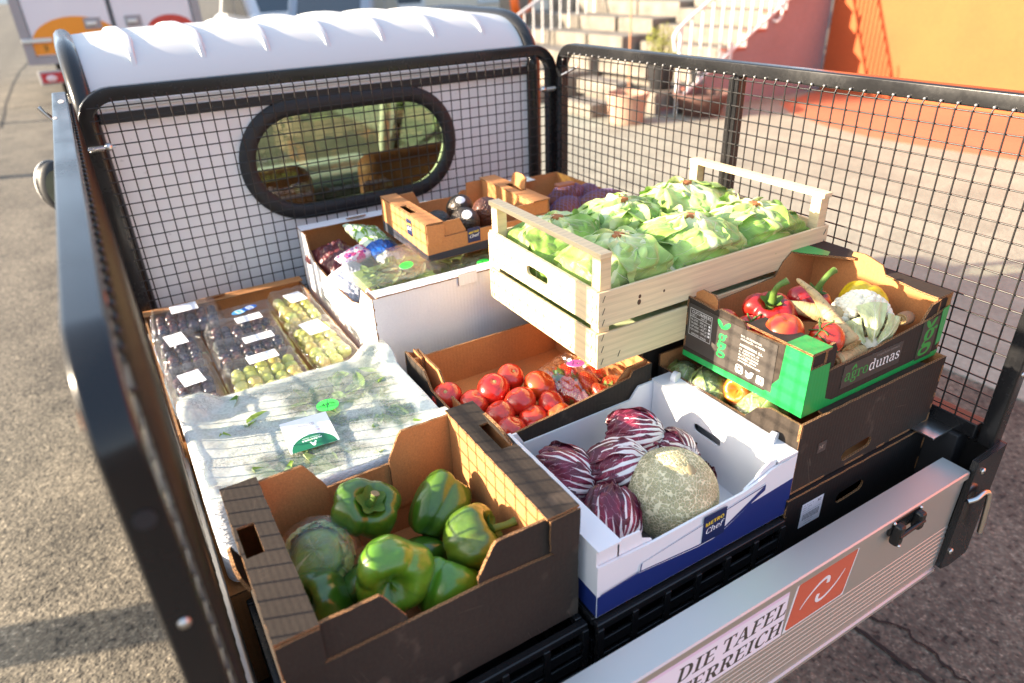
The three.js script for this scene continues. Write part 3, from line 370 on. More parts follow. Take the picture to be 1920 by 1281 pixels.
// --- black and green cucumber box with mixed vegetables
const greenInk = phy({ color: L(0.012, 0.33, 0.07), roughness: 0.42, clearcoat: 0.2, bumpMap: corrBump, bumpScale: 0.0002 });
const agroBox = thing('cardboard_box', 'dark printed cardboard box with bright green corners and mixed vegetables', 'cardboard box', [0, 0, 0], 'open cardboard boxes');
const tex = {};
{
  const x0 = 0.86, x1 = 1.245, z0 = 1.055, z1 = 1.336, y0 = 1.170, yt = 1.292, o = agroBox, D = M.dark;
  wall('bottom', o, 'y', y0, -1, rect(x0, x1, z0, z1), D);
  // near side: low, with slots and ears; far side: low behind the crate
  wall('side_wall', o, 'z', z1, 1, [[x0, y0], [x1, y0], [x1, 1.272], [1.215, 1.266], [1.20, 1.262], [1.0, 1.247], [0.905, 1.244], [0.9, 1.262], [x0, 1.262]], D);
  wall('corner_ear', o, 'z', z1 - T - 0.0008, 1, [[x0 + T, y0 + 0.03], [0.93, y0 + 0.03], [0.93, 1.28], [0.922, 1.293], [x0 + T, yt - 0.005]], D);
  wall('corner_ear', o, 'z', z1 - T - 0.0008, 1, [[x1 - T, y0 + 0.03], [1.17, y0 + 0.03], [1.175, 1.255], [1.195, 1.285], [1.225, 1.292], [x1 - T, yt - 0.003]], D);
  wall('side_wall', o, 'z', z0, -1, [[x0, y0], [x1, y0], [x1, 1.31], [1.14, 1.315], [1.12, 1.3], [1.10, 1.27], [0.94, 1.26], [0.9, 1.285], [x0, 1.285]], D);
  // left end with the address print
  wall('end_wall', o, 'x', x0, -1, [[z0, y0 - 0.008], [1.13, y0 - 0.006], [1.135, y0 + 0.006], [1.205, y0 + 0.006], [1.21, y0], [z1, y0], [z1, yt - 0.004], [1.2, 1.279], [1.19, 1.292], [1.135, 1.294], [1.125, 1.286], [z0, 1.29]], D);
  wall('end_top', o, 'y', yt, 1, [[x0, 1.20], [x0 + 0.045, 1.20], [x0 + 0.048, z1], [x0, z1]], D);
  wall('end_liner', o, 'x', x0 + 0.045, 1, [[z0 + T, y0], [z1 - T, y0], [z1 - T, 1.285], [1.2, 1.285], [1.18, 1.255], [z0 + T, 1.25]], M.kraft);
  wall('hand_flap', o, 'x', x0 + 0.012, -1, [[1.062, 1.25], [1.12, 1.25], [1.118, 1.3], [1.108, 1.308], [1.078, 1.308], [1.064, 1.298]], M.kraft, M.kraft);
  // right end: kraft inner face lit by the sun, folded top
  wall('end_wall', o, 'x', x1, 1, rect(z0, z1, y0, 1.3), D);
  wall('end_liner', o, 'x', x1 - 0.028, -1, [[z0 + T, y0], [z1 - T, y0], [z1 - T, 1.288], [1.27, 1.293], [1.22, 1.30], [1.21, 1.318], [1.17, 1.328], [1.145, 1.326], [1.14, 1.305], [z0 + T, 1.31]], M.kraft);
  wall('end_top', o, 'y', 1.302, 1, [[x1, 1.2], [x1 - 0.028, 1.22], [x1 - 0.046, 1.3], [x1 - 0.048, z1], [x1, z1]], D);
  wall('corner_fold', o, 'y', 1.317, 1, [[1.14, z0], [x1, z0], [x1, 1.12], [1.225, 1.16], [1.21, 1.155]], D);
  const gl = [greenInk, greenInk, greenInk], sheet = (n, ...a) => part(n, panel(...a), gl, o);
  // green print laid on the board
  sheet('green_corner', 'x', x0 - 0.0006, -1, [[1.255, y0 + 0.012], [1.282, y0 + 0.05], [1.285, yt - 0.004], [z1 + 0.0004, yt - 0.004], [z1 + 0.0004, y0 + 0.0004], [z0, y0 - 0.0075], [z0, y0 + 0.004], [1.19, y0 + 0.010]], 0.0005);
  sheet('green_corner', 'y', yt + 0.0006, 1, [[x0, 1.285], [x0 + 0.047, 1.285], [x0 + 0.048, z1], [x0, z1]], 0.0005);
  sheet('green_corner', 'z', z1 + 0.0006, 1, [[x0, y0 + 0.0004], [1.245, y0 + 0.0004], [1.2449, y0 + 0.012], [0.935, y0 + 0.010], [0.915, y0 + 0.02], [0.91, 1.262], [x0, 1.2618]], 0.0005);
  sheet('green_corner', 'z', z1 + 0.0006, 1, [[1.225, 1.272], [x1, 1.276], [x1, 1.20], [1.232, 1.195]], 0.0005);
  sheet('green_fold', 'y', 1.3176, 1, [[1.141, z0], [1.195, z0], [1.2, 1.105], [1.18, 1.115], [1.15, 1.075]], 0.0005);
  // wordmark on the near side, sprig and address on the end
  const bgc = '#4b4540';
  const word = canvas(1024, 300, (c, w, h) => { c.fillStyle = '#433d38'; c.fillRect(0, 0, w, h); c.textBaseline = 'alphabetic'; c.font = '190px serif'; c.fillStyle = '#2f9a3f'; c.fillText('agro', 40, 220); const k = c.measureText('agro').width; c.fillStyle = '#efece8'; c.font = '190px serif'; c.fillText('dunas', 44 + k, 220); c.fillStyle = '#2f9a3f'; c.beginPath(); c.ellipse(168, 70, 38, 14, -0.9, 0, 7); c.fill(); c.beginPath(); c.ellipse(205, 60, 34, 12, -2.0, 0, 7); c.fill(); c.fillStyle = '#8d8680'; c.font = '44px sans-serif'; c.fillText('Crops from Growers', 560, 62); });
  decal('wordmark', o, word, [1.035, 1.217, z1 + 0.0002], [1, -0.012, 0], [0, 1, 0], 0.165, 0.046);
  const gee = canvas(256, 420, (c, w, h) => { c.fillStyle = '#3e3934'; c.fillRect(0, 0, w, h); c.fillStyle = '#2f9a3f'; c.font = 'bold 360px serif'; c.textAlign = 'center'; c.save(); c.transform(1, 0, -0.12, 1, 40, 0); c.fillText('g', w / 2, 300); c.restore(); c.beginPath(); c.ellipse(90, 50, 60, 24, 0.9, 0, 7); c.fill(); c.beginPath(); c.ellipse(170, 46, 60, 22, -0.9, 0, 7); c.fill(); });
  decal('letter_mark', o, gee, [1.196, 1.22, z1 + 0.0002], [1, 0, 0], [0, 1, 0], 0.05, 0.082);
  const addr = canvas(1024, 460, (c, w, h) => {
    c.fillStyle = '#433d38'; c.fillRect(0, 0, w, h); c.strokeStyle = '#f2f0ee'; c.fillStyle = '#f2f0ee'; c.lineWidth = 4;
    c.strokeRect(30, 40, 270, 270); c.beginPath(); c.moveTo(30, 120); c.lineTo(300, 120); c.stroke(); c.font = '42px sans-serif'; c.fillText('CUCUMBERS', 50, 82); c.font = '28px sans-serif'; c.fillText('CAT I        CAT II', 42, 112);
    ['16 (250 - 300 gr)', '14 (300 - 350 gr)', '12P (350 - 400 gr)', '12G (400 - 500 gr)'].forEach((t, i) => { c.fillText(t, 40, 156 + i * 34); c.fillRect(266, 134 + i * 34, 24, 22); }); c.fillText('ORIGIN: SPAIN', 60, 302);
    c.font = '26px sans-serif'; ['REG. 27.ECOSERVAL', 'ANDALUCÍA - ALMERÍA'].forEach((t, i) => c.fillText(t, 640, 80 + i * 30)); c.font = '32px sans-serif'; c.fillText('AGRODUNAS, S.L.', 640, 170); c.font = '26px sans-serif'; ['CR. SAN JAVIER, 24', 'EL PUESTO NUEVO', '04117 SAN ISIDRO', 'ALMERÍA - SPAIN', 'www.agrodunas.com'].forEach((t, i) => c.fillText(t, 640, 206 + i * 29));
    // social marks: rounded square with ring, bird, f in a square
    c.lineWidth = 9; const rs = (x, y, s, r) => { c.beginPath(); c.moveTo(x + r, y); c.arcTo(x + s, y, x + s, y + s, r); c.arcTo(x + s, y + s, x, y + s, r); c.arcTo(x, y + s, x, y, r); c.arcTo(x, y, x + s, y, r); c.closePath(); }; rs(628, 360, 76, 22); c.stroke(); c.beginPath(); c.arc(666, 398, 19, 0, 7); c.stroke(); c.beginPath(); c.arc(690, 376, 6, 0, 7); c.fill();
    c.beginPath(); c.moveTo(738, 372); c.quadraticCurveTo(760, 396, 784, 392); c.quadraticCurveTo(784, 362, 808, 366); c.lineTo(832, 370); c.lineTo(818, 388); c.quadraticCurveTo(816, 438, 764, 440); c.lineTo(736, 432); c.lineTo(762, 424); c.lineTo(738, 404); c.closePath(); c.fill();
    rs(860, 362, 78, 12); c.fill(); c.fillStyle = '#433d38'; c.font = 'bold 78px sans-serif'; c.fillText('f', 892, 440);
    c.fillStyle = '#1fae4e'; c.font = 'bold 190px serif'; c.textAlign = 'center'; c.fillText('g', 440, 250); c.fillText('g', 440, 340); c.beginPath(); c.ellipse(402, 60, 52, 22, 0.8, 0, 7); c.fill(); c.beginPath(); c.ellipse(478, 56, 52, 22, -0.8, 0, 7); c.fill(); });
  decal('address_print', o, addr, [x0 - 0.0002, 1.232, 1.165], [0, 0.01, 1], [0, 1, 0], 0.21, 0.094);
}

// --- plain brown box below it, film-wrapped lettuces inside
const brownBox = thing('cardboard_box', 'plain brown cardboard box under the green cornered one, wrapped lettuce inside', 'cardboard box', [0, 0, 0], 'open cardboard boxes');
{
  const x0 = 0.838, x1 = 1.246, z0 = 1.012, z1 = 1.356, y0 = 1.026, yt = 1.1765, o = brownBox, D = M.dark;
  wall('bottom', o, 'y', y0, -1, rect(x0, x1, z0, z1), D);
  const gap = []; for (let i = 0; i <= 10; i++) { const a = PI / 2 + PI * i / 10; gap.push([0.985 + 0.012 * cos(a), 1.052 + 0.012 * sin(a)]); } for (let i = 0; i <= 10; i++) { const a = -PI / 2 + PI * i / 10; gap.push([1.045 + 0.012 * cos(a), 1.056 + 0.012 * sin(a)]); }
  wall('side_wall', o, 'z', z1, 1, rect(x0, x1, y0, yt - 0.002), D, M.kraft, T, [gap]);
  wall('side_wall', o, 'z', z0, -1, rect(x0, x1, y0, 1.15), D);
  wall('end_wall', o, 'x', x0, -1, [[z0, y0], [z1, y0], [z1, yt - 0.003], [1.29, yt - 0.004], [1.262, 1.158], [1.24, 1.128], [z0, 1.124]], D);
  wall('end_wall', o, 'x', x1, 1, rect(z0, z1, y0, yt - 0.002), D);
  wall('rim_fold', o, 'y', 1.1695, 1, [[0.9, z1 - 0.006], [1.2, z1 - 0.006], [1.19, z1 - 0.03], [0.91, z1 - 0.03]], D);
  const mk = canvas(64, 64, (c) => { c.fillStyle = '#433b36'; c.fillRect(0, 0, 64, 64); c.strokeStyle = '#b9a58f'; c.lineWidth = 4; c.font = '30px sans-serif'; c.fillStyle = '#b9a58f'; c.fillText("14'", 8, 44); });
  decal('printed_number', o, mk, [0.905, 1.105, z1 + 0.0001], [1, 0, 0], [0, 1, 0], 0.022, 0.022);
}
// --- black box with the shipping label at the bottom of that stack
const blackBox = thing('cardboard_box', 'black cardboard box with white barcode label at bottom of stack by tailgate', 'cardboard box', [0, 0, 0], 'open cardboard boxes');
{
  const x0 = 0.832, x1 = 1.244, z0 = 1.02, z1 = 1.362, y0 = 0.777, yt = 1.018, o = blackBox, D = M.darker;
  const slot = []; for (let i = 0; i <= 10; i++) { const a = PI / 2 + PI * i / 10; slot.push([0.99 + 0.012 * cos(a), 0.955 + 0.013 * sin(a)]); } for (let i = 0; i <= 10; i++) { const a = -PI / 2 + PI * i / 10; slot.push([1.045 + 0.012 * cos(a), 0.958 + 0.013 * sin(a)]); }
  wall('bottom', o, 'y', y0, -1, rect(x0, x1, z0, z1), D); wall('side_wall', o, 'z', z1, 1, rect(x0, x1, y0, yt), D, D, T, [slot]); wall('side_wall', o, 'z', z0, -1, rect(x0, x1, y0, yt), D); wall('end_wall', o, 'x', x0, -1, rect(z0, z1, y0, yt), D); wall('end_wall', o, 'x', x1, 1, rect(z0, z1, y0, yt), D); wall('top', o, 'y', yt + 0.004, 1, rect(x0, x1, z0, z1), D);
  const lab = canvas(300, 300, (c, w, h) => { c.fillStyle = '#eef0f6'; c.fillRect(0, 0, w, h); c.fillStyle = '#30343c'; c.font = '17px sans-serif'; ['LOT   30 · 121 · 14', 'Batch    1.00 kg', 'Class   I   ES'].forEach((t, i) => c.fillText(t, 24, 36 + i * 30)); c.font = 'bold 40px serif'; c.fillText('R2', 220, 56); c.fillRect(24, 118, 250, 2); for (let i = 0; i < 80; i++) if ((i * 13) % 7 < 4) c.fillRect(30 + i * 3, 140, 2, 80); c.font = '15px sans-serif'; c.fillText('8 410 023 415 207', 70, 244); c.fillText('Product of Spain', 70, 276); });
  decal('shipping_label', o, lab, [0.905, 0.963, z1 + 0.0002], [1, 0, 0], [0, 1, 0], 0.058, 0.056);
}

// --- tall white box at the cage front, brown inside
const whiteBox = thing('cardboard_box', 'tall white cardboard box of packed salads against the front mesh', 'cardboard box', [0, 0, 0], 'open cardboard boxes');
{
  const x0 = 0.383, x1 = 0.786, z0 = 0.035, z1 = 0.612, y0 = 0.99, yt = 1.24, o = whiteBox, W = M.white, wt = 0.007;
  wall('bottom', o, 'y', y0, -1, rect(x0, x1, z0, z1), W);
  wall('side_wall', o, 'z', z1, 1, rect(x0 + 0.002, x1, y0, yt), W); wall('side_wall', o, 'z', z0, -1, rect(x0, x1, y0, yt), W);
  wall('rim_fold', o, 'y', yt + 0.0035, 1, rect(x0 + 0.012, x1 - 0.01, z1 - 0.038, z1 + 0.001), W, M.kraft, 0.003); wall('rim_fold', o, 'y', yt + 0.0035, 1, rect(x0, x1 - 0.01, z0 - 0.001, z0 + 0.045), W, M.kraft, 0.003);
  wall('end_wall', o, 'x', x0, -1, [[z0, y0], [z1, y0], [z1, yt], [0.545, yt], [0.52, 1.195], [0.46, 1.178], [0.30, 1.168], [0.16, 1.18], [0.125, 1.205], [0.11, yt], [z0, yt]], W);
  wall('end_wall', o, 'x', x1, 1, rect(z0, z1, y0, yt), W);
  wall('corner_flap', o, 'x', x0 + 0.012, -1, [[z1 - 0.004, y0 + 0.1], [z1 - 0.004, yt + 0.002], [0.555, yt + 0.004], [0.5, 1.2], [0.47, y0 + 0.1]], W, W);
  const tb = part('pushed_tab', panel('y', 0, 1, rough([[-0.028, -0.016], [0.028, -0.016], [0.026, 0.012], [0.018, 0.016], [-0.018, 0.016], [-0.026, 0.012]], 0.01), 0.003), card(M.kraft, W), o); place(tb, [0.545, 1.248, 0.062], [-0.35, 0, 0]);
  const tb2 = part('pushed_tab', panel('z', 0, 1, rough([[-0.024, -0.012], [0.024, -0.012], [0.024, 0.014], [-0.022, 0.014]], 0.01), 0.003), card(W, M.kraft), o); place(tb2, [0.612, 1.234, z1 + 0.0045], [-0.06, 0, 0.02]);
}

// --- small kraft avocado box standing in it
const avoBox = thing('cardboard_box', 'small kraft cardboard box of avocados with dark logo corner', 'cardboard box', [0, 0, 0], 'open cardboard boxes');
{
  const x0 = 0.570, x1 = 0.915, z0 = 0.215, z1 = 0.5, y0 = 1.246, yt = 1.338, o = avoBox, K = M.kraft;
  wall('bottom', o, 'y', y0, -1, rect(x0, x1, z0, z1), K);
  for (const [zz, s] of [[z1, 1], [z0, -1]]) { wall('side_wall', o, 'z', zz, s, [[x0, y0], [x1, y0], [x1, 1.3], [x0, 1.3]], K); wall('corner_ear', o, 'z', zz - s * (T + 0.0006), s, [[x0 + T, y0 + 0.02], [x0 + 0.105, y0 + 0.02], [x0 + 0.105, 1.305], [x0 + 0.09, yt - 0.003], [x0 + T, yt - 0.004]], K); wall('corner_ear', o, 'z', zz - s * (T + 0.0006), s, [[x1 - T, y0 + 0.02], [x1 - 0.1, y0 + 0.02], [x1 - 0.095, yt - 0.006], [x1 - T, yt - 0.004]], K); }
  for (const [xa, s] of [[x0, -1], [x1, 1]]) { wall('end_wall', o, 'x', xa, s, rect(z0 + T, z1 - T, y0, yt - T), K); wall('end_top', o, 'y', yt, 1, s < 0 ? rect(x0, x0 + 0.045, z0, z1) : rect(x1 - 0.05, x1, z0, z1), K, K, T * 0.8, [s < 0 ? rect(x0 + 0.006, x0 + 0.024, 0.33, 0.40) : rect(x1 - 0.026, x1 - 0.008, 0.32, 0.40)]); wall('end_liner', o, 'x', xa - s * 0.047, -s, rect(z0 + T + 0.006, z1 - T - 0.006, y0 + T, yt - T), K); }
  const tb = part('stacking_tab', panel('x', 0, 1, rough([[-0.036, 0], [0.036, 0], [0.032, 0.028], [0.015, 0.034], [-0.015, 0.034], [-0.032, 0.028]], 0.009), T), card(K), o); place(tb, [x1 - 0.008, yt, 0.36], [0, 0, -0.25]);
  wall('fold_flap', o, 'z', z1 + 0.003, 1, [[x0, yt - T], [x0 + 0.044, yt - T], [x0 + 0.044, 1.30], [x0 + 0.036, 1.288], [x0 + 0.002, 1.288]], K, K, 0.0025);
  part('dark_band', [panel('z', z1 + 0.0006, 1, [[x0, y0 + 0.0004], [x1, y0 + 0.0004], [x1, 1.274], [x0, 1.262]], 0.0005), panel('x', x0 - 0.0006, -1, [[z0, y0 + 0.0004], [z1, y0 + 0.0004], [z1, 1.262], [z0, 1.274]], 0.0005)], std({ color: L(0.024, 0.026, 0.04), roughness: 0.55 }), o);
  decal('logo_patch', o, logoTex, [0.693, 1.289, z1 + 0.0008], [1, 0, 0], [0, 1, 0], 0.034, 0.036); decal('logo_patch', o, logoTex, [x0 - 0.0004, 1.305, 0.4], [0, 0, 1], [0, 1, 0], 0.03, 0.04);
}

// --- box with the netted sweet potatoes behind the crate
const netBox = thing('cardboard_box', 'brown cardboard box of netted sweet potatoes behind the lettuce crate', 'cardboard box', [0, 0, 0], 'open cardboard boxes');
{ const x0 = 0.86, x1 = 1.235, z0 = 0.06, z1 = 0.56, y0 = 1.0, yt = 1.262, o = netBox, K = M.kraft; wall('bottom', o, 'y', y0, -1, rect(x0, x1, z0, z1), K); wall('side_wall', o, 'z', z1, 1, rect(x0, x1, y0, yt - 0.06), K); wall('side_wall', o, 'z', z0, -1, [[x0, y0], [x1, y0], [x1, yt], [x0 + 0.02, yt], [x0, yt - 0.02]], K); wall('end_wall', o, 'x', x0 - 0.0, -1, rect(z0, 0.2, y0, yt - 0.02), K); wall('end_wall', o, 'x', x1, 1, rect(z0, z1, y0, yt), M.white); wall('rim_fold', o, 'y', yt + 0.003, 1, rect(x0 + 0.15, x0 + 0.26, z0 - 0.001, z0 + 0.05), M.white, K, 0.003); }

// --- flat kraft box of grape punnets
const grapeBox = thing('cardboard_box', 'flat kraft cardboard box of grape punnets by the front mesh corner', 'cardboard box', [0, 0, 0], 'open cardboard boxes');
{ const x0 = -0.046, x1 = 0.368, z0 = 0.012, z1 = 0.64, y0 = 1.0, yt = 1.088, o = grapeBox, K = M.kraft; wall('bottom', o, 'y', y0, -1, rect(x0, x1, z0, z1), K); wall('side_wall', o, 'z', z0, -1, rect(x0, x1, y0, yt), K); wall('side_wall', o, 'z', z1, 1, rect(x0, x1, y0, yt - 0.03), K); wall('end_wall', o, 'x', x0, -1, rect(z0, z1, y0, yt - 0.01), K); wall('end_wall', o, 'x', x1, 1, rect(z0, z1, y0, yt - 0.01), K); wall('rim_fold', o, 'y', yt + 0.0035, 1, rect(x0, x1, z0 - 0.001, z0 + 0.035), K, K, 0.003);
  const tb = part('pushed_tab', panel('y', 0, 1, rough([[-0.026, -0.015], [0.026, -0.015], [0.024, 0.012], [-0.024, 0.012]], 0.01), 0.003), card(K), o); place(tb, [0.135, 1.098, 0.03], [-0.5, 0, 0]); }

// --- polystyrene tray of leaf salad, closed with fogged film
const styro = std({ map: dtex(256, (u, v) => { const t = 0.9 + 0.06 * (vn(u * 64, v * 64, 64) - 0.5) + 0.03 * (vn(u * 32, v * 32, 32) - 0.5); return [t, t, t * 1.01]; }, true, 0.25), bumpMap: dtex(256, (u, v) => { const t = vn(u * 64, v * 64, 64); return [t, t, t]; }, false, 0.2), bumpScale: 0.0012, roughness: 0.6 });
const tray = thing('polystyrene_tray', 'white polystyrene tray of leaf salad under fogged plastic film', 'tray');
{
  const x0 = -0.036, x1 = 0.388, z0 = 0.642, z1 = 1.006, y0 = 1.0;
  // walls as one lofted ring whose rim dips between raised corners
  const prm = (t) => { const W = x1 - x0, H = z1 - z0, Lp = 2 * (W + H); let s = t * Lp; const r = 0.03; let x, z, nx, nz; if (s < W) { x = x0 + s; z = z0; } else if (s < W + H) { x = x1; z = z0 + s - W; } else if (s < 2 * W + H) { x = x1 - (s - W - H); z = z1; } else { x = x0; z = z1 - (s - 2 * W - H); } const cx = clamp(x, x0 + r, x1 - r), cz = clamp(z, z0 + r, z1 - r); const dx = x - cx, dz = z - cz, l = Math.hypot(dx, dz) || 1; if (dx && dz) { x = cx + dx / l * r; z = cz + dz / l * r; } return [x, z, dx / l, dz / l]; };
  const rim = (x, z) => { const ex = Math.min(x - x0, x1 - x), ez = Math.min(z - z0, z1 - z); const along = Math.max(ex, ez); return 1.162 - 0.024 * sst(0.045, 0.085, along) + 0.004 * fbm(x * 12, 0, z * 12); };
  part('tray_wall', surf(240, 14, (u, v) => { const [x, z, nx, nz] = prm(u % 1), h = rim(x, z), w = 0.026; const p = [[0, y0], [0, lerp(y0, h, 0.3)], [0, lerp(y0, h, 0.6)], [0, h - 0.012], [0.001, h - 0.006], [0.004, h - 0.002], [0.009, h], [w - 0.006, h], [w - 0.002, h - 0.003], [w, h - 0.008], [w + 0.001, h - 0.02], [w + 0.002, 1.1], [w + 0.003, 1.07], [w + 0.003, 1.04], [w + 0.003, y0 + 0.02]][Math.round(v * 14)]; return [x - nx * p[0], p[1], z - nz * p[0]]; }, true), styro, tray);
  part('tray_floor', B(x0 + 0.02, x1 - 0.02, y0 + 0.004, y0 + 0.022, z0 + 0.02, z1 - 0.02), styro, tray);
  const drops = dtex(1024, (u, v) => { const c = vn(u * 220, v * 220, 220), d = vn(u * 90 + 3, v * 90, 90), m = vfb(u, v, 5, 3); const k = (c > 0.62 && d > 0.4 ? 0.9 : 0.3) * sst(0.35, 0.6, m) + 0.2; return [k, k, k]; }, false, 0.36);
  const dropC = dtex(1024, (u, v) => { const c = vn(u * 250 + 7, v * 250, 250), m = vfb(u, v, 5, 3), p = vfb(u + 0.4, v + 0.2, 7, 3); const k = 0.95 - (c > 0.66 ? 0.13 * sst(0.40, 0.52, m) : 0) + (p > 0.56 ? 0.04 : 0); return [k * 0.985, k, k * 0.96]; }, true, 0.36);
  const fogMap = dtex(512, (u, v) => { const m = vfb(u, v, 4, 4), f = vn(u * 120, v * 120, 120), t = 0.54 + 0.43 * sst(0.40, 0.56, m) + 0.2 * (f - 0.5); return [t, t, t]; }, false, 0.42);
  const film = phy({ map: dropC, transmission: 0.85, transmissionMap: fogMap, roughness: 0.16, thickness: 0, ior: 1.4, bumpMap: drops, bumpScale: 0.0007, clearcoat: 0.4, clearcoatRoughness: 0.15 });
  const fg = surf(60, 50, (u, v) => { const x = lerp(x0 + 0.006, x1 - 0.006, u), z = lerp(z0 + 0.006, z1 - 0.006, v), e = Math.min(x - x0, x1 - x, z - z0, z1 - z); const h = lerp(rim(x, z) + 0.0015, 1.136 + 0.006 * fbm(x * 9, 2, z * 14) + 0.0025 * fbm(x * 40 + z * 20, 5, z * 40), sst(0.018, 0.06, e)); return [x, h, z]; });
  const fp = fg.attributes.position, fu = fg.attributes.uv; for (let i = 0; i < fp.count; i++) fu.setXY(i, fp.getX(i), fp.getZ(i)); part('film', fg, film, tray);
  const lab = canvas(512, 640, (c, w, h) => { c.fillStyle = '#f4f4f8'; c.fillRect(0, 0, w, h); c.save(); c.translate(w, h); c.rotate(PI); c.fillStyle = '#0e6a48'; c.beginPath(); c.ellipse(w / 2, 0, w * 0.46, h * 0.42, 0, 0, 7); c.fill(); c.fillStyle = '#fff'; c.textAlign = 'center'; c.font = 'bold 110px sans-serif'; c.fillText('A', w / 2, 118); c.font = 'bold 40px sans-serif'; c.fillText('ALZAMORA', w / 2, 180); c.font = '26px sans-serif'; c.fillText('Premium Salads', w / 2, 215); c.fillStyle = '#b23a3a'; c.font = '42px sans-serif'; c.fillText('RUCOLA BIO', w / 2, 340); c.fillStyle = '#555'; c.font = '22px sans-serif'; c.fillText('Product of Spain · Class I', w / 2, 380); for (let i = 0; i < 60; i++) if ((i * 11) % 7 < 4) c.fillRect(170 + i * 3, 440, 2, 60); c.restore(); });
  decal('product_label', tray, lab, [0.155, 1.1425, 0.868], [1, 0, 0.06], [0.06, 0, -1], 0.084, 0.1);
  const st = canvas(256, 256, (c, w, h) => { c.fillStyle = '#46ea57'; c.fillRect(0, 0, w, h); c.fillStyle = '#103018'; c.textAlign = 'center'; c.font = 'bold 84px sans-serif'; c.fillText('-40%', 128, 138); c.font = 'bold 34px sans-serif'; c.fillText('reduziert', 128, 178); c.strokeStyle = '#123'; c.lineWidth = 7; c.beginPath(); c.moveTo(150, 0); c.lineTo(104, 256); c.stroke(); });
  const sg = part('discount_sticker', new THREE.CylinderGeometry(0.0205, 0.0205, 0.0006, 32), [std({ color: L(0.1, 0.8, 0.12), roughness: 0.5 }), std({ map: st, roughness: 0.5 }), std({ map: st, roughness: 0.5 })], tray); place(sg, [0.21, 1.1432, 0.802], [0, PI / 2 - 0.1, 0]);
  tex.greenSticker = st;
}

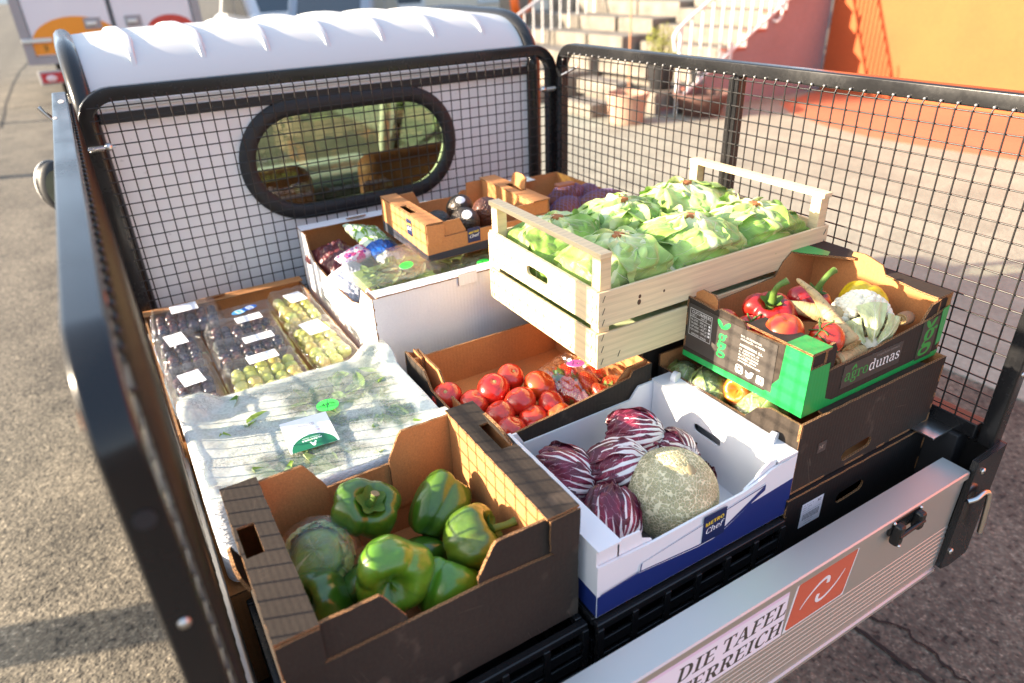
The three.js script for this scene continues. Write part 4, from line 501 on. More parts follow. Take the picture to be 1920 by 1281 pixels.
// --- kraft and black crates that carry the upper layer
{
  const lower = thing('cardboard_box', 'closed kraft cardboard box beneath the polystyrene salad tray', 'cardboard box', [0, 0, 0], 'closed boxes in the bottom layer');
  wall('end_wall', lower, 'x', -0.05, -1, rect(0.62, 1.012, 0.777, 0.985), M.kraft); wall('side_wall', lower, 'z', 1.012, 1, rect(-0.05, 0.39, 0.777, 0.985), M.kraft); wall('top', lower, 'y', 0.9895, 1, rect(-0.05, 0.39, 0.62, 1.012), M.kraft); wall('end_wall', lower, 'x', 0.39, 1, rect(0.62, 1.012, 0.777, 0.985), M.kraft);
  const l2 = thing('cardboard_box', 'closed kraft cardboard box beneath the flat grape box', 'cardboard box', [0, 0, 0], 'closed boxes in the bottom layer');
  wall('end_wall', l2, 'x', -0.038, -1, rect(0.01, 0.61, 0.777, 0.985), M.kraft); wall('top', l2, 'y', 0.9895, 1, rect(-0.038, 0.375, 0.01, 0.61), M.kraft); wall('side_wall', l2, 'z', 0.61, 1, rect(-0.038, 0.375, 0.777, 0.985), M.kraft);
  const crate = (lab, x0, x1, z0, z1, y1) => { const o = thing('folding_crate', lab, 'crate', [0, 0, 0], 'black plastic crates in the bottom layer'); const y0 = 0.777, b = M.blackMatt;
    part('crate_floor', B(x0, x1, y0, y0 + 0.008, z0, z1), b, o);
    for (const [z, s] of [[z0, 1], [z1, -1]]) { part('rim', RB(x0, x1, y1 - 0.016, y1, Math.min(z, z + s * 0.014), Math.max(z, z + s * 0.014), 0.003), M.black, o); for (let i = 0; i < 5; i++) part('slat', RB(x0 + 0.004, x1 - 0.004, y0 + 0.014 + i * (y1 - y0 - 0.04) / 5, y0 + 0.036 + i * (y1 - y0 - 0.04) / 5, Math.min(z, z + s * 0.006), Math.max(z, z + s * 0.006), 0.002), M.black, o); for (let i = 0; i <= 6; i++) { const x = lerp(x0, x1 - 0.012, i / 6); part('upright', RB(x, x + 0.012, y0 + 0.004, y1 - 0.01, Math.min(z - s * 0.003, z + s * 0.008), Math.max(z - s * 0.003, z + s * 0.008), 0.002), M.black, o); } }
    for (const [x, s] of [[x0, 1], [x1, -1]]) { part('rim', RB(Math.min(x, x + s * 0.014), Math.max(x, x + s * 0.014), y1 - 0.016, y1, z0 + 0.015, z1 - 0.015, 0.003), M.black, o); for (let i = 0; i < 4; i++) part('slat', RB(Math.min(x, x + s * 0.006), Math.max(x, x + s * 0.006), y0 + 0.014 + i * 0.04, y0 + 0.04 + i * 0.04, z0 + 0.015, z1 - 0.015, 0.002), M.black, o); }
    return o; };
  crate('black plastic crate carrying the white radicchio box', 0.417, 0.828, 1.03, 1.368, 0.984);
  crate('black plastic crate carrying the green pepper box', -0.022, 0.412, 1.02, 1.352, 0.978);
  const l3 = thing('cardboard_box', 'closed brown cardboard box beneath the tomato box', 'cardboard box', [0, 0, 0], 'closed boxes in the bottom layer');
  wall('top', l3, 'y', 1.03, 1, rect(0.405, 0.8, 0.64, 1.02), M.dark); wall('side_wall', l3, 'z', 1.02, 1, rect(0.405, 0.8, 0.777, 1.025), M.dark); wall('end_wall', l3, 'x', 0.405, -1, rect(0.64, 1.02, 0.777, 1.025), M.dark);
  const l4 = thing('cardboard_box', 'closed brown cardboard box carrying the wooden lettuce crate', 'cardboard box', [0, 0, 0], 'closed boxes in the bottom layer');
  wall('top', l4, 'y', 1.196, 1, rect(0.81, 1.236, 0.64, 0.99), M.dark); wall('side_wall', l4, 'z', 0.99, 1, rect(0.81, 1.236, 0.777, 1.19), M.dark); wall('end_wall', l4, 'x', 0.81, -1, rect(0.64, 0.99, 0.777, 1.19), M.dark); wall('side_wall', l4, 'z', 0.64, -1, rect(0.81, 1.236, 0.777, 1.19), M.dark);
  const l5 = thing('cardboard_box', 'closed white cardboard box beneath the tall white salad box', 'cardboard box', [0, 0, 0], 'closed boxes in the bottom layer');
  wall('side_wall', l5, 'z', 0.605, 1, rect(0.385, 0.8, 0.777, 0.98), M.white); wall('top', l5, 'y', 0.985, 1, rect(0.385, 1.2, 0.04, 0.605), M.white);
}

// --- wooden lettuce crate
const crateW = thing('wooden_crate', 'pale wooden slatted crate filled with heads of lettuce', 'crate');
{
  const x0 = 0.645, x1 = 1.252, z0 = 0.662, z1 = 1.056, o = crateW, t = 0.006; let k = 0;
  const wm = [M.wood, std({ map: woodMap.clone(), roughness: 0.75, color: L(0.97, 0.95, 0.9), bumpMap: woodMap, bumpScale: 0.0003 }), std({ map: woodMap.clone(), roughness: 0.7, color: L(1, 0.98, 0.94) })]; wm[1].map.offset.set(0.3, 0.4); wm[2].map.offset.set(0.7, 0.15); wm[1].map.needsUpdate = wm[2].map.needsUpdate = true;
  const W = () => wm[k++ % 3];
  const shift = (g) => { const u = g.attributes.uv, a = R() * 3, b = R() * 3; for (let i = 0; i < u.count; i++) u.setXY(i, u.getX(i) + a, u.getY(i) + b); return g; };
  for (const z of [[z1 - t, z1], [z0, z0 + t]]) { part('slat', shift(RB(x0, x1, 1.282, 1.351, z[0], z[1], 0.0012)), W(), o); part('slat', shift(RB(x0, x1, 1.198, 1.269, z[0], z[1], 0.0012)), W(), o); }
  // end slats; the upper one has a hand slot cut in it
  const slot = []; for (let i = 0; i <= 8; i++) { const a = PI / 2 + PI * i / 8; slot.push([0.83 + 0.011 * cos(a), 1.318 + 0.011 * sin(a)]); } for (let i = 0; i <= 8; i++) { const a = -PI / 2 + PI * i / 8; slot.push([0.885 + 0.011 * cos(a), 1.318 + 0.011 * sin(a)]); }
  for (const [x, s] of [[x0 - 0.0002, -1], [x1 + 0.0002, 1]]) { part('slat', panel('x', x, s, [[z0 + t + 0.001, 1.283], [z1 - t - 0.001, 1.283], [z1 - t - 0.001, 1.352], [z0 + t + 0.001, 1.358]], t, [slot]), [M.wood, M.wood, M.wood], o); part('slat', shift(RB(Math.min(x, x - s * t), Math.max(x, x - s * t), 1.199, 1.27, z0 + t + 0.001, z1 - t - 0.001, 0.0012)), W(), o);
    const xi = x - s * (t + 0.001); part('handle_rail', shift(RB(Math.min(xi + s * 0.003, xi - s * 0.022), Math.max(xi + s * 0.003, xi - s * 0.022), 1.411, 1.4215, z0 + t - 0.004, z1 - t + 0.003, 0.0015)), W(), o);
    for (const z of [z0 + t + 0.001, z1 - t - 0.025]) part('corner_post', shift(RB(Math.min(xi, xi - s * 0.024), Math.max(xi, xi - s * 0.024), 1.2, 1.4105, z, z + 0.024, 0.0012)), W(), o); }
  for (let i = 0; i < 5; i++) part('bottom_slat', shift(RB(x0 + 0.012, x1 - 0.012, 1.197, 1.202, z0 + 0.012 + i * 0.075, z0 + 0.068 + i * 0.075, 0.001)), W(), o);
  // staples at the joints
  const staple = (x, y, z, ax, tilt) => { const g = ax === 'z' ? rod([x - 0.0025, y - 0.006, z], [x + 0.0025, y + 0.006, z], 0.0007, 4) : rod([x, y - 0.006, z - 0.002], [x, y + 0.006, z + 0.002], 0.0007, 4); part('staple', g, M.rubber, o); };
  for (const y of [1.338, 1.314, 1.292, 1.262, 1.238, 1.212]) { staple(x0 + 0.011, y, z1 + 0.0004, 'z'); staple(x1 - 0.011, y, z1 + 0.0004, 'z'); staple(x0 - 0.0006, y, z1 - 0.018, 'x'); staple(x0 - 0.0006, y, z0 + 0.018, 'x'); }
  for (const z of [0.745, 0.975]) staple(x0 - 0.0006, 1.213, z, 'x'); staple(x0 + 0.05, 1.218, z1 + 0.0004, 'z');
  // knots in the near slat
  for (const [x, y, r] of [[0.737, 1.311, 0.0055], [0.738, 1.322, 0.004], [0.796, 1.318, 0.003]]) part('knot', new THREE.SphereGeometry(r, 12, 8).scale(0.8, 1, 0.12).translate(x, y, z1 + 0.0001), std({ color: L(0.10, 0.055, 0.03), roughness: 0.85 }), o);
}
// ------------------------------------------------------------------ fruit and vegetables
const skin = (o = {}) => phy({ vertexColors: true, roughness: 0.3, clearcoat: 0.55, clearcoatRoughness: 0.16, ...o });
const pepperSkin = skin({ bumpMap: smudge, bumpScale: 0.0006, roughness: 0.32, clearcoat: 0.5, clearcoatRoughness: 0.08 });
const stemMat = std({ map: dtex(128, (u, v) => { const t = 0.8 + 0.3 * (vfb(u, v, 6, 3) - 0.5); return [0.42 * t, 0.56 * t, 0.2 * t]; }, true, 0.05), roughness: 0.6 });
const stemCut = std({ color: L(0.25, 0.2, 0.1), roughness: 0.9 });
function pepperGeo(Rd, H, n, sd, cols) {
  const off = sd * 0.9, [c0, c1, c2] = cols;
  return surf(72, 44, (u, v) => {
    const th = u * 2 * PI, ph = PI * v, q = Math.pow(Math.max(sin(ph), 0), 0.62), gr = 1 - Math.abs(sin(n * (th + off) / 2)), e = Math.pow(Math.abs(2 * v - 1), 2.4);
    const lob = 1 - (0.10 + 0.25 * e) * Math.pow(gr, 2.4) + 0.07 * sin(th + off * 3) * (1 - e) + 0.03 * sin(2 * th + sd * 5 + v * 3);
    const wob = 1 + 0.17 * noise.noise(cos(th) * 1.2 + sd, v * 2, sin(th) * 1.2 + sd * 2) + 0.035 * noise.noise(cos(th) * 3.5 + sd, v * 6, sin(th) * 3.5);
    const r = Rd * q * lob * wob * lerp(0.8, 1.04, sst(0, 0.75, v)), rn = r / Rd;
    let y = -cos(ph) * H / 2 * (1 + 0.07 * sin(th * 2 + sd)); y -= (v > 0.5 ? 0.30 : -0.2) * H * Math.exp(-Math.pow(rn / 0.42, 2)) * sst(0.72, 1, Math.abs(2 * v - 1) * 0.5 + 0.5) ;
    const p = 0.75 * sst(-0.12, 0.45, fbm(cos(th) * 1.3 + sd * 3, v * 1.6, sin(th) * 1.3, 3)), d = sst(0.05, 0.35, fbm(cos(th) * 2 + sd, v * 2 + 9, sin(th) * 2, 3)), sp = 0.93 + 0.14 * noise.noise(cos(th) * 22, v * 26, sin(th) * 22);
    return [r * cos(th), y, r * sin(th), ...[0, 1, 2].map((k) => sp * lerp(lerp(c0[k], c1[k], p), c2[k], d * 0.7))];
  }, true, true);
}
function stemOn(o, Rd, H, pts, sm = stemMat) {
  const y = H / 2 - 0.30 * H * 0.62;
  part('calyx', surf(36, 6, (u, v) => { const th = u * 2 * PI, r = v * Rd * (0.40 + 0.07 * cos(5 * th)); return [r * cos(th), y + 0.003 + 0.010 * v * v - 0.004 * (1 - v) + 0.002 * cos(5 * th) * v, r * sin(th)]; }, true), sm, o);
  const c = new THREE.CatmullRomCurve3([V(0, y - 0.004, 0), ...pts.map((p) => V(p[0], y + p[1], p[2]))]), g = new THREE.TubeGeometry(c, 24, 0.0052, 10), pp = g.attributes.position, cc = V(0, 0, 0);
  for (let i = 0; i <= 24; i++) { c.getPointAt(i / 24, cc); const k = 1 + 0.9 * Math.pow(1 - i / 24, 4) + 0.35 * Math.pow(i / 24, 6); for (let j = 0; j <= 10; j++) { const a = i * 11 + j, w = k * (1 + 0.12 * sin(j / 10 * 2 * PI * 4)); pp.setXYZ(a, cc.x + (pp.getX(a) - cc.x) * w, cc.y + (pp.getY(a) - cc.y) * w, cc.z + (pp.getZ(a) - cc.z) * w); } } g.computeVertexNormals();
  const st = part('stem', g, sm, o), e = c.getPointAt(1), tg = c.getTangentAt(1); const cut = part('stem_cut', new THREE.CylinderGeometry(0.0066, 0.0066, 0.0012, 12), stemCut, st); cut.position.copy(e).addScaledVector(tg, 0.0004); cut.quaternion.setFromUnitVectors(V(0, 1, 0), tg);
}
const GREEN = [[0.046, 0.122, 0.008], [0.10, 0.19, 0.010], [0.028, 0.080, 0.007]], LIGHT = [[0.085, 0.235, 0.012], [0.19, 0.33, 0.02], [0.05, 0.15, 0.01]], OLIVE = [[0.07, 0.14, 0.010], [0.20, 0.21, 0.015], [0.035, 0.085, 0.006]];
const RED = [[0.42, 0.008, 0.008], [0.55, 0.02, 0.008], [0.24, 0.003, 0.006]], YEL = [[0.75, 0.52, 0.01], [0.8, 0.60, 0.03], [0.62, 0.42, 0.008]];
function pepper(label, pos, rot, Rd, H, n, sd, cols, stem, group) { const o = thing('bell_pepper', label, 'bell pepper', pos, group); o.rotation.set(...rot, 'YXZ'); part('body', pepperGeo(Rd, H, n, sd, cols), pepperSkin, o); if (stem) stemOn(o, Rd, H, stem); return o; }
const GP = 'green bell peppers in the dark box';
pepper('green bell pepper standing upright, its cut stem facing up', [0.171, 1.132, 1.104], [0.55, 0.2, -0.1], 0.052, 0.076, 4, 1, GREEN, [[0.002, 0.014, 0.001], [0.005, 0.024, -0.003]], GP);
pepper('long dark green bell pepper leaning against the cab-side box wall', [0.282, 1.1, 1.122], [-0.35, 0.2, -0.95], 0.046, 0.115, 3, 2.4, GREEN, null, GP);
pepper('olive green bell pepper with its stem sticking out sideways', [0.288, 1.112, 1.226], [0.2, -0.25, -1.15], 0.05, 0.086, 4, 4.2, OLIVE, [[0.001, 0.015, 0.002], [0.006, 0.03, 0.002], [0.010, 0.042, 0.0]], GP);
pepper('large pale green bell pepper on top of the heap', [0.157, 1.128, 1.236], [1.25, 0.7, 0.95], 0.055, 0.094, 3, 5.3, LIGHT, null, GP);
pepper('rounded green bell pepper turning yellow, below the large pale one', [0.222, 1.084, 1.264], [0.25, 0.9, -0.9], 0.047, 0.085, 4, 6.6, LIGHT, null, GP);
pepper('dark green bell pepper beside the wrapped lettuce', [0.066, 1.088, 1.19], [0.6, 0.1, 0.8], 0.046, 0.088, 3, 7.1, GREEN, null, GP);
pepper('small dark green bell pepper in the box corner by the ear', [0.08, 1.064, 1.262], [0.3, 1.2, 0.4], 0.037, 0.07, 4, 8.4, GREEN, null, GP);
pepper('dark green bell pepper at the bottom of the heap', [0.125, 1.062, 1.19], [0.9, 2.0, 0.4], 0.042, 0.08, 4, 9.4, GREEN, null, GP);
pepper('green bell pepper under the stemmed olive one', [0.23, 1.045, 1.17], [0.2, 0.4, 1.4], 0.045, 0.085, 3, 10.2, GREEN, null, GP);
pepper('green bell pepper under the leaning long one', [0.315, 1.04, 1.25], [1.2, 0.4, 0.4], 0.04, 0.08, 3, 11.2, GREEN, null, GP);

// --- tomatoes
const tomSkin = skin({ roughness: 0.24, clearcoat: 0.7, clearcoatRoughness: 0.1 }), scar = std({ color: L(0.42, 0.30, 0.12), roughness: 0.8 });
function tomatoGeo(r, sd, warm) { return surf(40, 28, (u, v) => { const th = u * 2 * PI, ph = PI * v, s = sin(ph), top = sst(0.72, 1, v), q = 1 - 0.055 * top * (0.5 + 0.5 * cos(5 * th + sd)) + 0.03 * sin(2 * th + sd), rad = r * s * q; const y = -cos(ph) * r * 0.86 - 0.16 * r * Math.exp(-Math.pow(s / 0.26, 2)) * (v > 0.5 ? 1 : -0.4); const n = fbm(cos(th) * 1.1 + sd, v * 1.4, sin(th) * 1.1 + sd, 3), o = clamp(warm * (0.35 + 1.5 * n) + (v > 0.8 ? warm * 0.5 * top : 0)); return [rad * cos(th), y, rad * sin(th), lerp(0.50, 0.68, o), lerp(0.016, 0.12, o), lerp(0.010, 0.012, o)]; }, true, true); }
const calyxMat = std({ color: L(0.06, 0.11, 0.025), roughness: 0.8 });
function tomato(label, pos, r, rot, sd, warm, kind, group) {
  const o = thing('tomato', label, 'tomato', pos, group); o.rotation.set(...rot, 'YXZ'); part('body', tomatoGeo(r, sd, warm), tomSkin, o);
  if (kind === 'scar') part('stem_scar', new THREE.SphereGeometry(r * 0.13, 12, 8).scale(1, 0.35, 1).translate(0, r * 0.71, 0), scar, o);
  if (kind === 'calyx') { const g = []; for (let k = 0; k < 5; k++) { const a = k * 1.2566 + sd, l = r * rr(0.6, 0.85); g.push(tube([[0, r * 0.72, 0], [cos(a) * l * 0.5, r * 0.82, sin(a) * l * 0.5], [cos(a + 0.15) * l, r * rr(0.72, 0.98), sin(a + 0.15) * l]], 0.0016, 8, 5)); } g.push(tube([[0, r * 0.7, 0], [0.003, r * 0.95, 0.001], [0.006, r * 1.15, 0.004]], 0.002, 8, 6)); part('calyx', g, calyxMat, o); }
  return o;
}
const GT = 'loose tomatoes in the brown box';
[['tomato in the box corner showing its pale stem scar', [0.436, 1.103, 0.843], 0.030, [0.5, 0, 0.35], 1, 0.25, 'scar'], ['tomato next to the corner one, side turned up', [0.474, 1.096, 0.888], 0.031, [0.2, 0, -0.2], 2, 0.3, 0], ['largest tomato, its pale stem scar turned up', [0.519, 1.112, 0.886], 0.034, [0.35, 0, 0.05], 3, 0.05, 'scar'], ['tomato by the cab-side box wall showing its stem scar', [0.57, 1.114, 0.868], 0.029, [0.5, 0, -0.1], 4, 0.2, 'scar'], ['big orange red tomato beside the strawberry bag', [0.607, 1.106, 0.921], 0.0345, [0.3, 0, -0.5], 5, 0.75, 0], ['tomato in the middle of the heap with faint cracks', [0.545, 1.106, 0.945], 0.0315, [-0.2, 0, 0.3], 6, 0.2, 0], ['tomato with a deep dent, touching the strawberry bag', [0.596, 1.098, 0.98], 0.0305, [0.9, 0.5, -0.6], 7, 0.15, 'scar'], ['tomato in the middle of the row by the pepper box', [0.499, 1.092, 0.945], 0.031, [-0.3, 0, 0.2], 8, 0.3, 0], ['tomato between the cracked one and the tailgate-side wall', [0.55, 1.086, 0.984], 0.03, [-0.2, 1, 0.1], 9, 0.35, 0], ['orange tomato against the tailgate-side box wall by the strawberries', [0.592, 1.09, 1.012], 0.0285, [0.2, 0, 0.5], 10, 0.95, 0], ['tomato peeking past the pepper box tab', [0.497, 1.084, 0.992], 0.03, [0.1, 0, -0.3], 11, 0.3, 0], ['bright tomato low against the tailgate-side box wall', [0.542, 1.076, 1.012], 0.026, [0.3, 0, 0.2], 12, 0.5, 0], ['small tomato low in the corner by the tray', [0.447, 1.072, 0.882], 0.025, [0.3, 0, 0.2], 13, 0.4, 0], ['tomato underneath the largest one', [0.515, 1.066, 0.85], 0.028, [0.3, 0, 0.2], 14, 0.3, 0], ['tomato underneath the strawberry bag', [0.66, 1.07, 0.93], 0.029, [0.3, 0, 0.2], 15, 0.3, 0]].forEach((a) => tomato(a[0], a[1], a[2], a[3], a[4], a[5], a[6], GT));

// --- leafy heads: leaves wrapped round a core; the leaf base sits at the pole -y
function leafHead(o, r, leaves, mat, core, opt) {
  part('heart', surf(24, 16, (u, v) => { const th = u * 2 * PI, ph = PI * v, k = r * 0.86 * (1 + 0.08 * noise.noise(cos(th) * 2, v * 3, sin(th) * 2)); return [k * sin(ph) * cos(th), -k * cos(ph) * opt.tall, k * sin(ph) * sin(th)]; }, true), core, o);
  for (let i = 0; i < leaves; i++) {
    const a0 = i * 2.399963 + opt.turn, lay = (opt.lay ?? 0.9) + (opt.gap ?? 0.14) * (i / leaves), half = opt.half * rr(0.85, 1.15), top = opt.reach * rr(0.88, 1.08), sd = R() * 50, fl = opt.flare * rr(0.5, 1.4), nz = opt.nu ?? 26, nv = opt.nv ?? 30;
    part('leaf', surf(nz, nv, (u, v) => {
      const s = u * 2 - 1, edge = Math.pow(Math.abs(s), 2), wv = half * Math.pow(sin(clamp(0.06 + v * 0.62) * PI), 0.62) * (1 - 0.15 * sst(0.8, 1, v) * edge);
      const ph = 0.05 + v * top * (1 - 0.10 * edge), az = a0 + s * wv / Math.max(0.42, sin(Math.min(ph, 1.75)));
      const cr = opt.crumple * (fbm(s * 2.0 + sd, v * 2.6, sd, 3) + 0.22 * Math.abs(noise.noise(s * 4 + sd, v * 5, 3)) ) * sst(0, 0.25, v);
      const ruf = opt.ruffle * sst(0.45, 1, Math.max(Math.abs(s), v)) * noise.noise(s * 4.5 + sd, v * 5, sd * 1.3) + fl * Math.pow(sst(0.55, 1, v), 2) + 0.5 * fl * Math.pow(Math.abs(s), 6), rib = 0.035 * Math.exp(-Math.pow(s / 0.09, 2)) * (1 - v);
      const k = r * (lay + cr + ruf + rib);
      const q = [k * sin(ph) * cos(az), -k * cos(ph) * opt.tall - (opt.droop ?? 0) * r * Math.pow(sst(0.5, 1, v), 2) * fl, k * sin(ph) * sin(az)]; return opt.fit ? opt.fit(q) : q;
    }), mat[i % mat.length], o);
  }
}
const ribTex = (bg, rib, dens, wid, vary, base = 0.2) => dtex(512, (u, v) => {
  const s = Math.abs(u - 0.5) * 2, w0 = 0.13 * (base / 0.2) * Math.pow(1 - v, 1.3) + 0.012, n1 = vfb(u, v, 6, 4) - 0.47, n2 = vfb(u + 0.37, v + 0.11, 4, 3) - 0.45;
  let k = sst(w0 * 1.3, w0 * 0.6, s);
  const ph = (v - 0.34 * s + 0.10 * n1) * dens + (u > 0.5 ? 0.5 : 0), f = Math.abs((ph % 1 + 1) % 1 - 0.5) * 2, wd = wid * (1.05 - s) * (1.15 - v * 0.8); k = Math.max(k, sst(wd, wd * 0.35, f) * sst(1.0, 0.6, s));
  const ph2 = (v + 0.5 * s + 0.18 * n2) * dens * 1.7, f2 = Math.abs((ph2 % 1 + 1) % 1 - 0.5) * 2; k = Math.max(k, 0.55 * sst(wid * 0.32, 0.02, f2) * sst(0.05, 0.3, s));
  k = Math.max(k, sst(base, base * 0.25, v + 0.12 * n1)); const t = 1 + vary * n1 + vary * 0.8 * n2; return [0, 1, 2].map((i) => lerp(bg[i] * t, rib[i], k));
});
const fanTex = (bg, rib, dens, len) => dtex(512, (u, v) => { const n1 = vfb(u, v, 6, 4) - 0.47, n2 = vfb(u + 0.37, v + 0.11, 4, 3) - 0.45, s = Math.abs(u - 0.5) * 2; const ph = u * dens + 0.5 * n1 + 0.35 * n2, f = Math.abs(((ph % 1) + 1) % 1 - 0.5) * 2, l = len * (1 - 0.35 * s) * (1 + 0.7 * (rgs(Math.floor(ph) + 40, 3) - 0.5)), w = 0.95 * (1 - v / l); let k = w > 0 ? sst(w + 0.12, w - 0.12, f) * sst(0, 0.14, w) : 0; const m = 0.14 * Math.pow(1 - v, 1.2) + 0.01; k = Math.max(k, sst(m * 1.4, m * 0.7, s)); const p2 = (v + 0.4 * s + 0.3 * n1) * 9, f2 = Math.abs((p2 % 1) - 0.5) * 2; k = Math.max(k, 0.5 * sst(0.14, 0.02, f2) * sst(0.2, 0.5, v)); const t = 1 + 1.1 * n1 + 0.9 * n2; return [0, 1, 2].map((i) => lerp(bg[i] * t, rib[i] * (1 + 0.12 * n1), k)); });
const radTex = [fanTex([0.43, 0.10, 0.19], [0.94, 0.89, 0.87], 9, 0.95), fanTex([0.38, 0.08, 0.18], [0.93, 0.87, 0.86], 7, 0.78)];
const radMat = radTex.map((t) => phy({ map: t, bumpMap: t, bumpScale: 0.0016, roughness: 0.5, clearcoat: 0.2, clearcoatRoughness: 0.3 }));
const GR = 'radicchio heads in the white box';
function radicchio(label, pos, r, rot, n = 9) { const o = thing('radicchio', label, 'radicchio', pos, GR); o.rotation.set(...rot, 'YXZ'); leafHead(o, r, n, radMat, radMat[0], { turn: R() * 6, half: 0.92, reach: 2.5, flare: 0.07, crumple: 0.11, ruffle: 0.15, tall: 1.08, nu: 30, nv: 34 }); part('root_end', new THREE.SphereGeometry(r * 0.2, 12, 8).scale(1, 0.6, 1).translate(0, -r * 1.03, 0), std({ color: L(0.62, 0.5, 0.4), roughness: 0.8 }), o); return o; }
radicchio('radicchio head by the cab-side wall, white ribs spreading to one side', [0.672, 1.086, 1.135], 0.051, [-1.8, 0.6, 0.2]);
radicchio('radicchio head in the middle, fan of white ribs facing up', [0.592, 1.078, 1.188], 0.055, [-2.0, 0.9, 0.1]);
radicchio('dark radicchio head near the pepper box corner', [0.513, 1.074, 1.147], 0.053, [-1.5, 0.2, 0.3]);
radicchio('dark purple radicchio head beside the melon', [0.52, 1.063, 1.263], 0.05, [-1.0, -1.1, 0.4]);
radicchio('crinkled radicchio head by the grip slot wall', [0.721, 1.066, 1.19], 0.042, [-1.9, -0.2, 0.3], 8);
radicchio('small radicchio head between the melon and the grip slot wall', [0.712, 1.046, 1.255], 0.036, [0.5, 0.6, -0.3], 7);
radicchio('small pale radicchio in the middle of the box', [0.655, 1.06, 1.212], 0.03, [1.6, 0.4, 2.6], 6);
radicchio('radicchio head low beside the pepper box wall', [0.475, 1.045, 1.2], 0.04, [0.6, 2.2, 0.9], 7);
radicchio('radicchio head low by the tailgate-side wall', [0.496, 1.035, 1.308], 0.036, [0.5, 1.2, 0.5], 7);

// --- netted melon
{
  const cells = []; let q = 9; const rnd = () => { q = (Math.imul(q, 1664525) + 1013904223) | 0; return (q >>> 8) / 16777216; };
  const NC = 1900; for (let i = 0; i < NC; i++) { const y = 1 - 2 * (i + 0.5) / NC, a = i * 2.399963 + rnd() * 0.6, s = Math.sqrt(1 - y * y); cells.push([s * cos(a) + (rnd() - 0.5) * 0.045, y + (rnd() - 0.5) * 0.045, s * sin(a) + (rnd() - 0.5) * 0.045]); }
  const G = 24, grid = new Map(), key = (x, y, z) => (x * 64 + y) * 64 + z, ci = (v) => Math.floor((v + 1.1) / 2.2 * G); cells.forEach((c, i) => { const k = key(ci(c[0]), ci(c[1]), ci(c[2])); (grid.get(k) ?? grid.set(k, []).get(k)).push(i); });
  const W = 1024, H = 512, dc = new Uint8Array(W * H * 4), db = new Uint8Array(W * H * 4);
  for (let j = 0; j < H; j++) for (let i = 0; i < W; i++) {
    const ph = PI * (j + 0.5) / H, th = 2 * PI * (i + 0.5) / W, x = sin(ph) * cos(th), y = -cos(ph), z = sin(ph) * sin(th), a = ci(x), b = ci(y), c = ci(z); let d1 = 9, d2 = 9;
    for (let p = a - 1; p <= a + 1; p++) for (let r = b - 1; r <= b + 1; r++) for (let s = c - 1; s <= c + 1; s++) { const l = grid.get(key(p, r, s)); if (l) for (const m of l) { const e = cells[m], d = Math.hypot(x - e[0], y - e[1], z - e[2]); if (d < d1) { d2 = d1; d1 = d; } else if (d < d2) d2 = d; } }
    const w = 0.013 + 0.008 * noise.noise(x * 6, y * 6, z * 6), k = sst(w * 1.5, w * 0.55, d2 - d1), n = fbm(x * 2.5, y * 2.5, z * 2.5, 4), o = (j * W + i) * 4;
    const bg = [0.69 + 0.16 * n, 0.65 + 0.14 * n, 0.49 + 0.12 * n], nt = [0.92 + 0.08 * n, 0.86 + 0.08 * n, 0.70 + 0.08 * n]; for (let t = 0; t < 3; t++) { dc[o + t] = clamp(lerp(bg[t], nt[t], k)) * 255; db[o + t] = clamp(0.25 + 0.6 * k + 0.2 * n) * 255; } dc[o + 3] = db[o + 3] = 255;
  }
  const mk = (d, s) => { const t = new THREE.DataTexture(d, W, H); t.wrapS = THREE.RepeatWrapping; t.magFilter = THREE.LinearFilter; if (s) t.colorSpace = THREE.SRGBColorSpace; t.needsUpdate = true; return t; };
  const o = thing('melon', 'round netted cantaloupe melon resting among the radicchio', 'melon', [0.640, 1.066, 1.273]); o.rotation.set(0.4, 0.6, 0.2, 'YXZ');
  part('rind', surf(72, 48, (u, v) => { const th = u * 2 * PI, ph = PI * v, k = 0.0775 * (1 + 0.012 * noise.noise(cos(th) * 1.5, v * 3, sin(th) * 1.5)); return [k * sin(ph) * cos(th), -k * cos(ph) * 1.02, k * sin(ph) * sin(th)]; }, true), std({ map: mk(dc, true), bumpMap: mk(db, false), bumpScale: 0.0022, roughness: 0.72 }), o);
  part('stalk_scar', new THREE.SphereGeometry(0.009, 12, 8).scale(1, 0.25, 1).translate(0, 0.0785, 0), std({ color: L(0.35, 0.27, 0.15), roughness: 0.9 }), o);
}

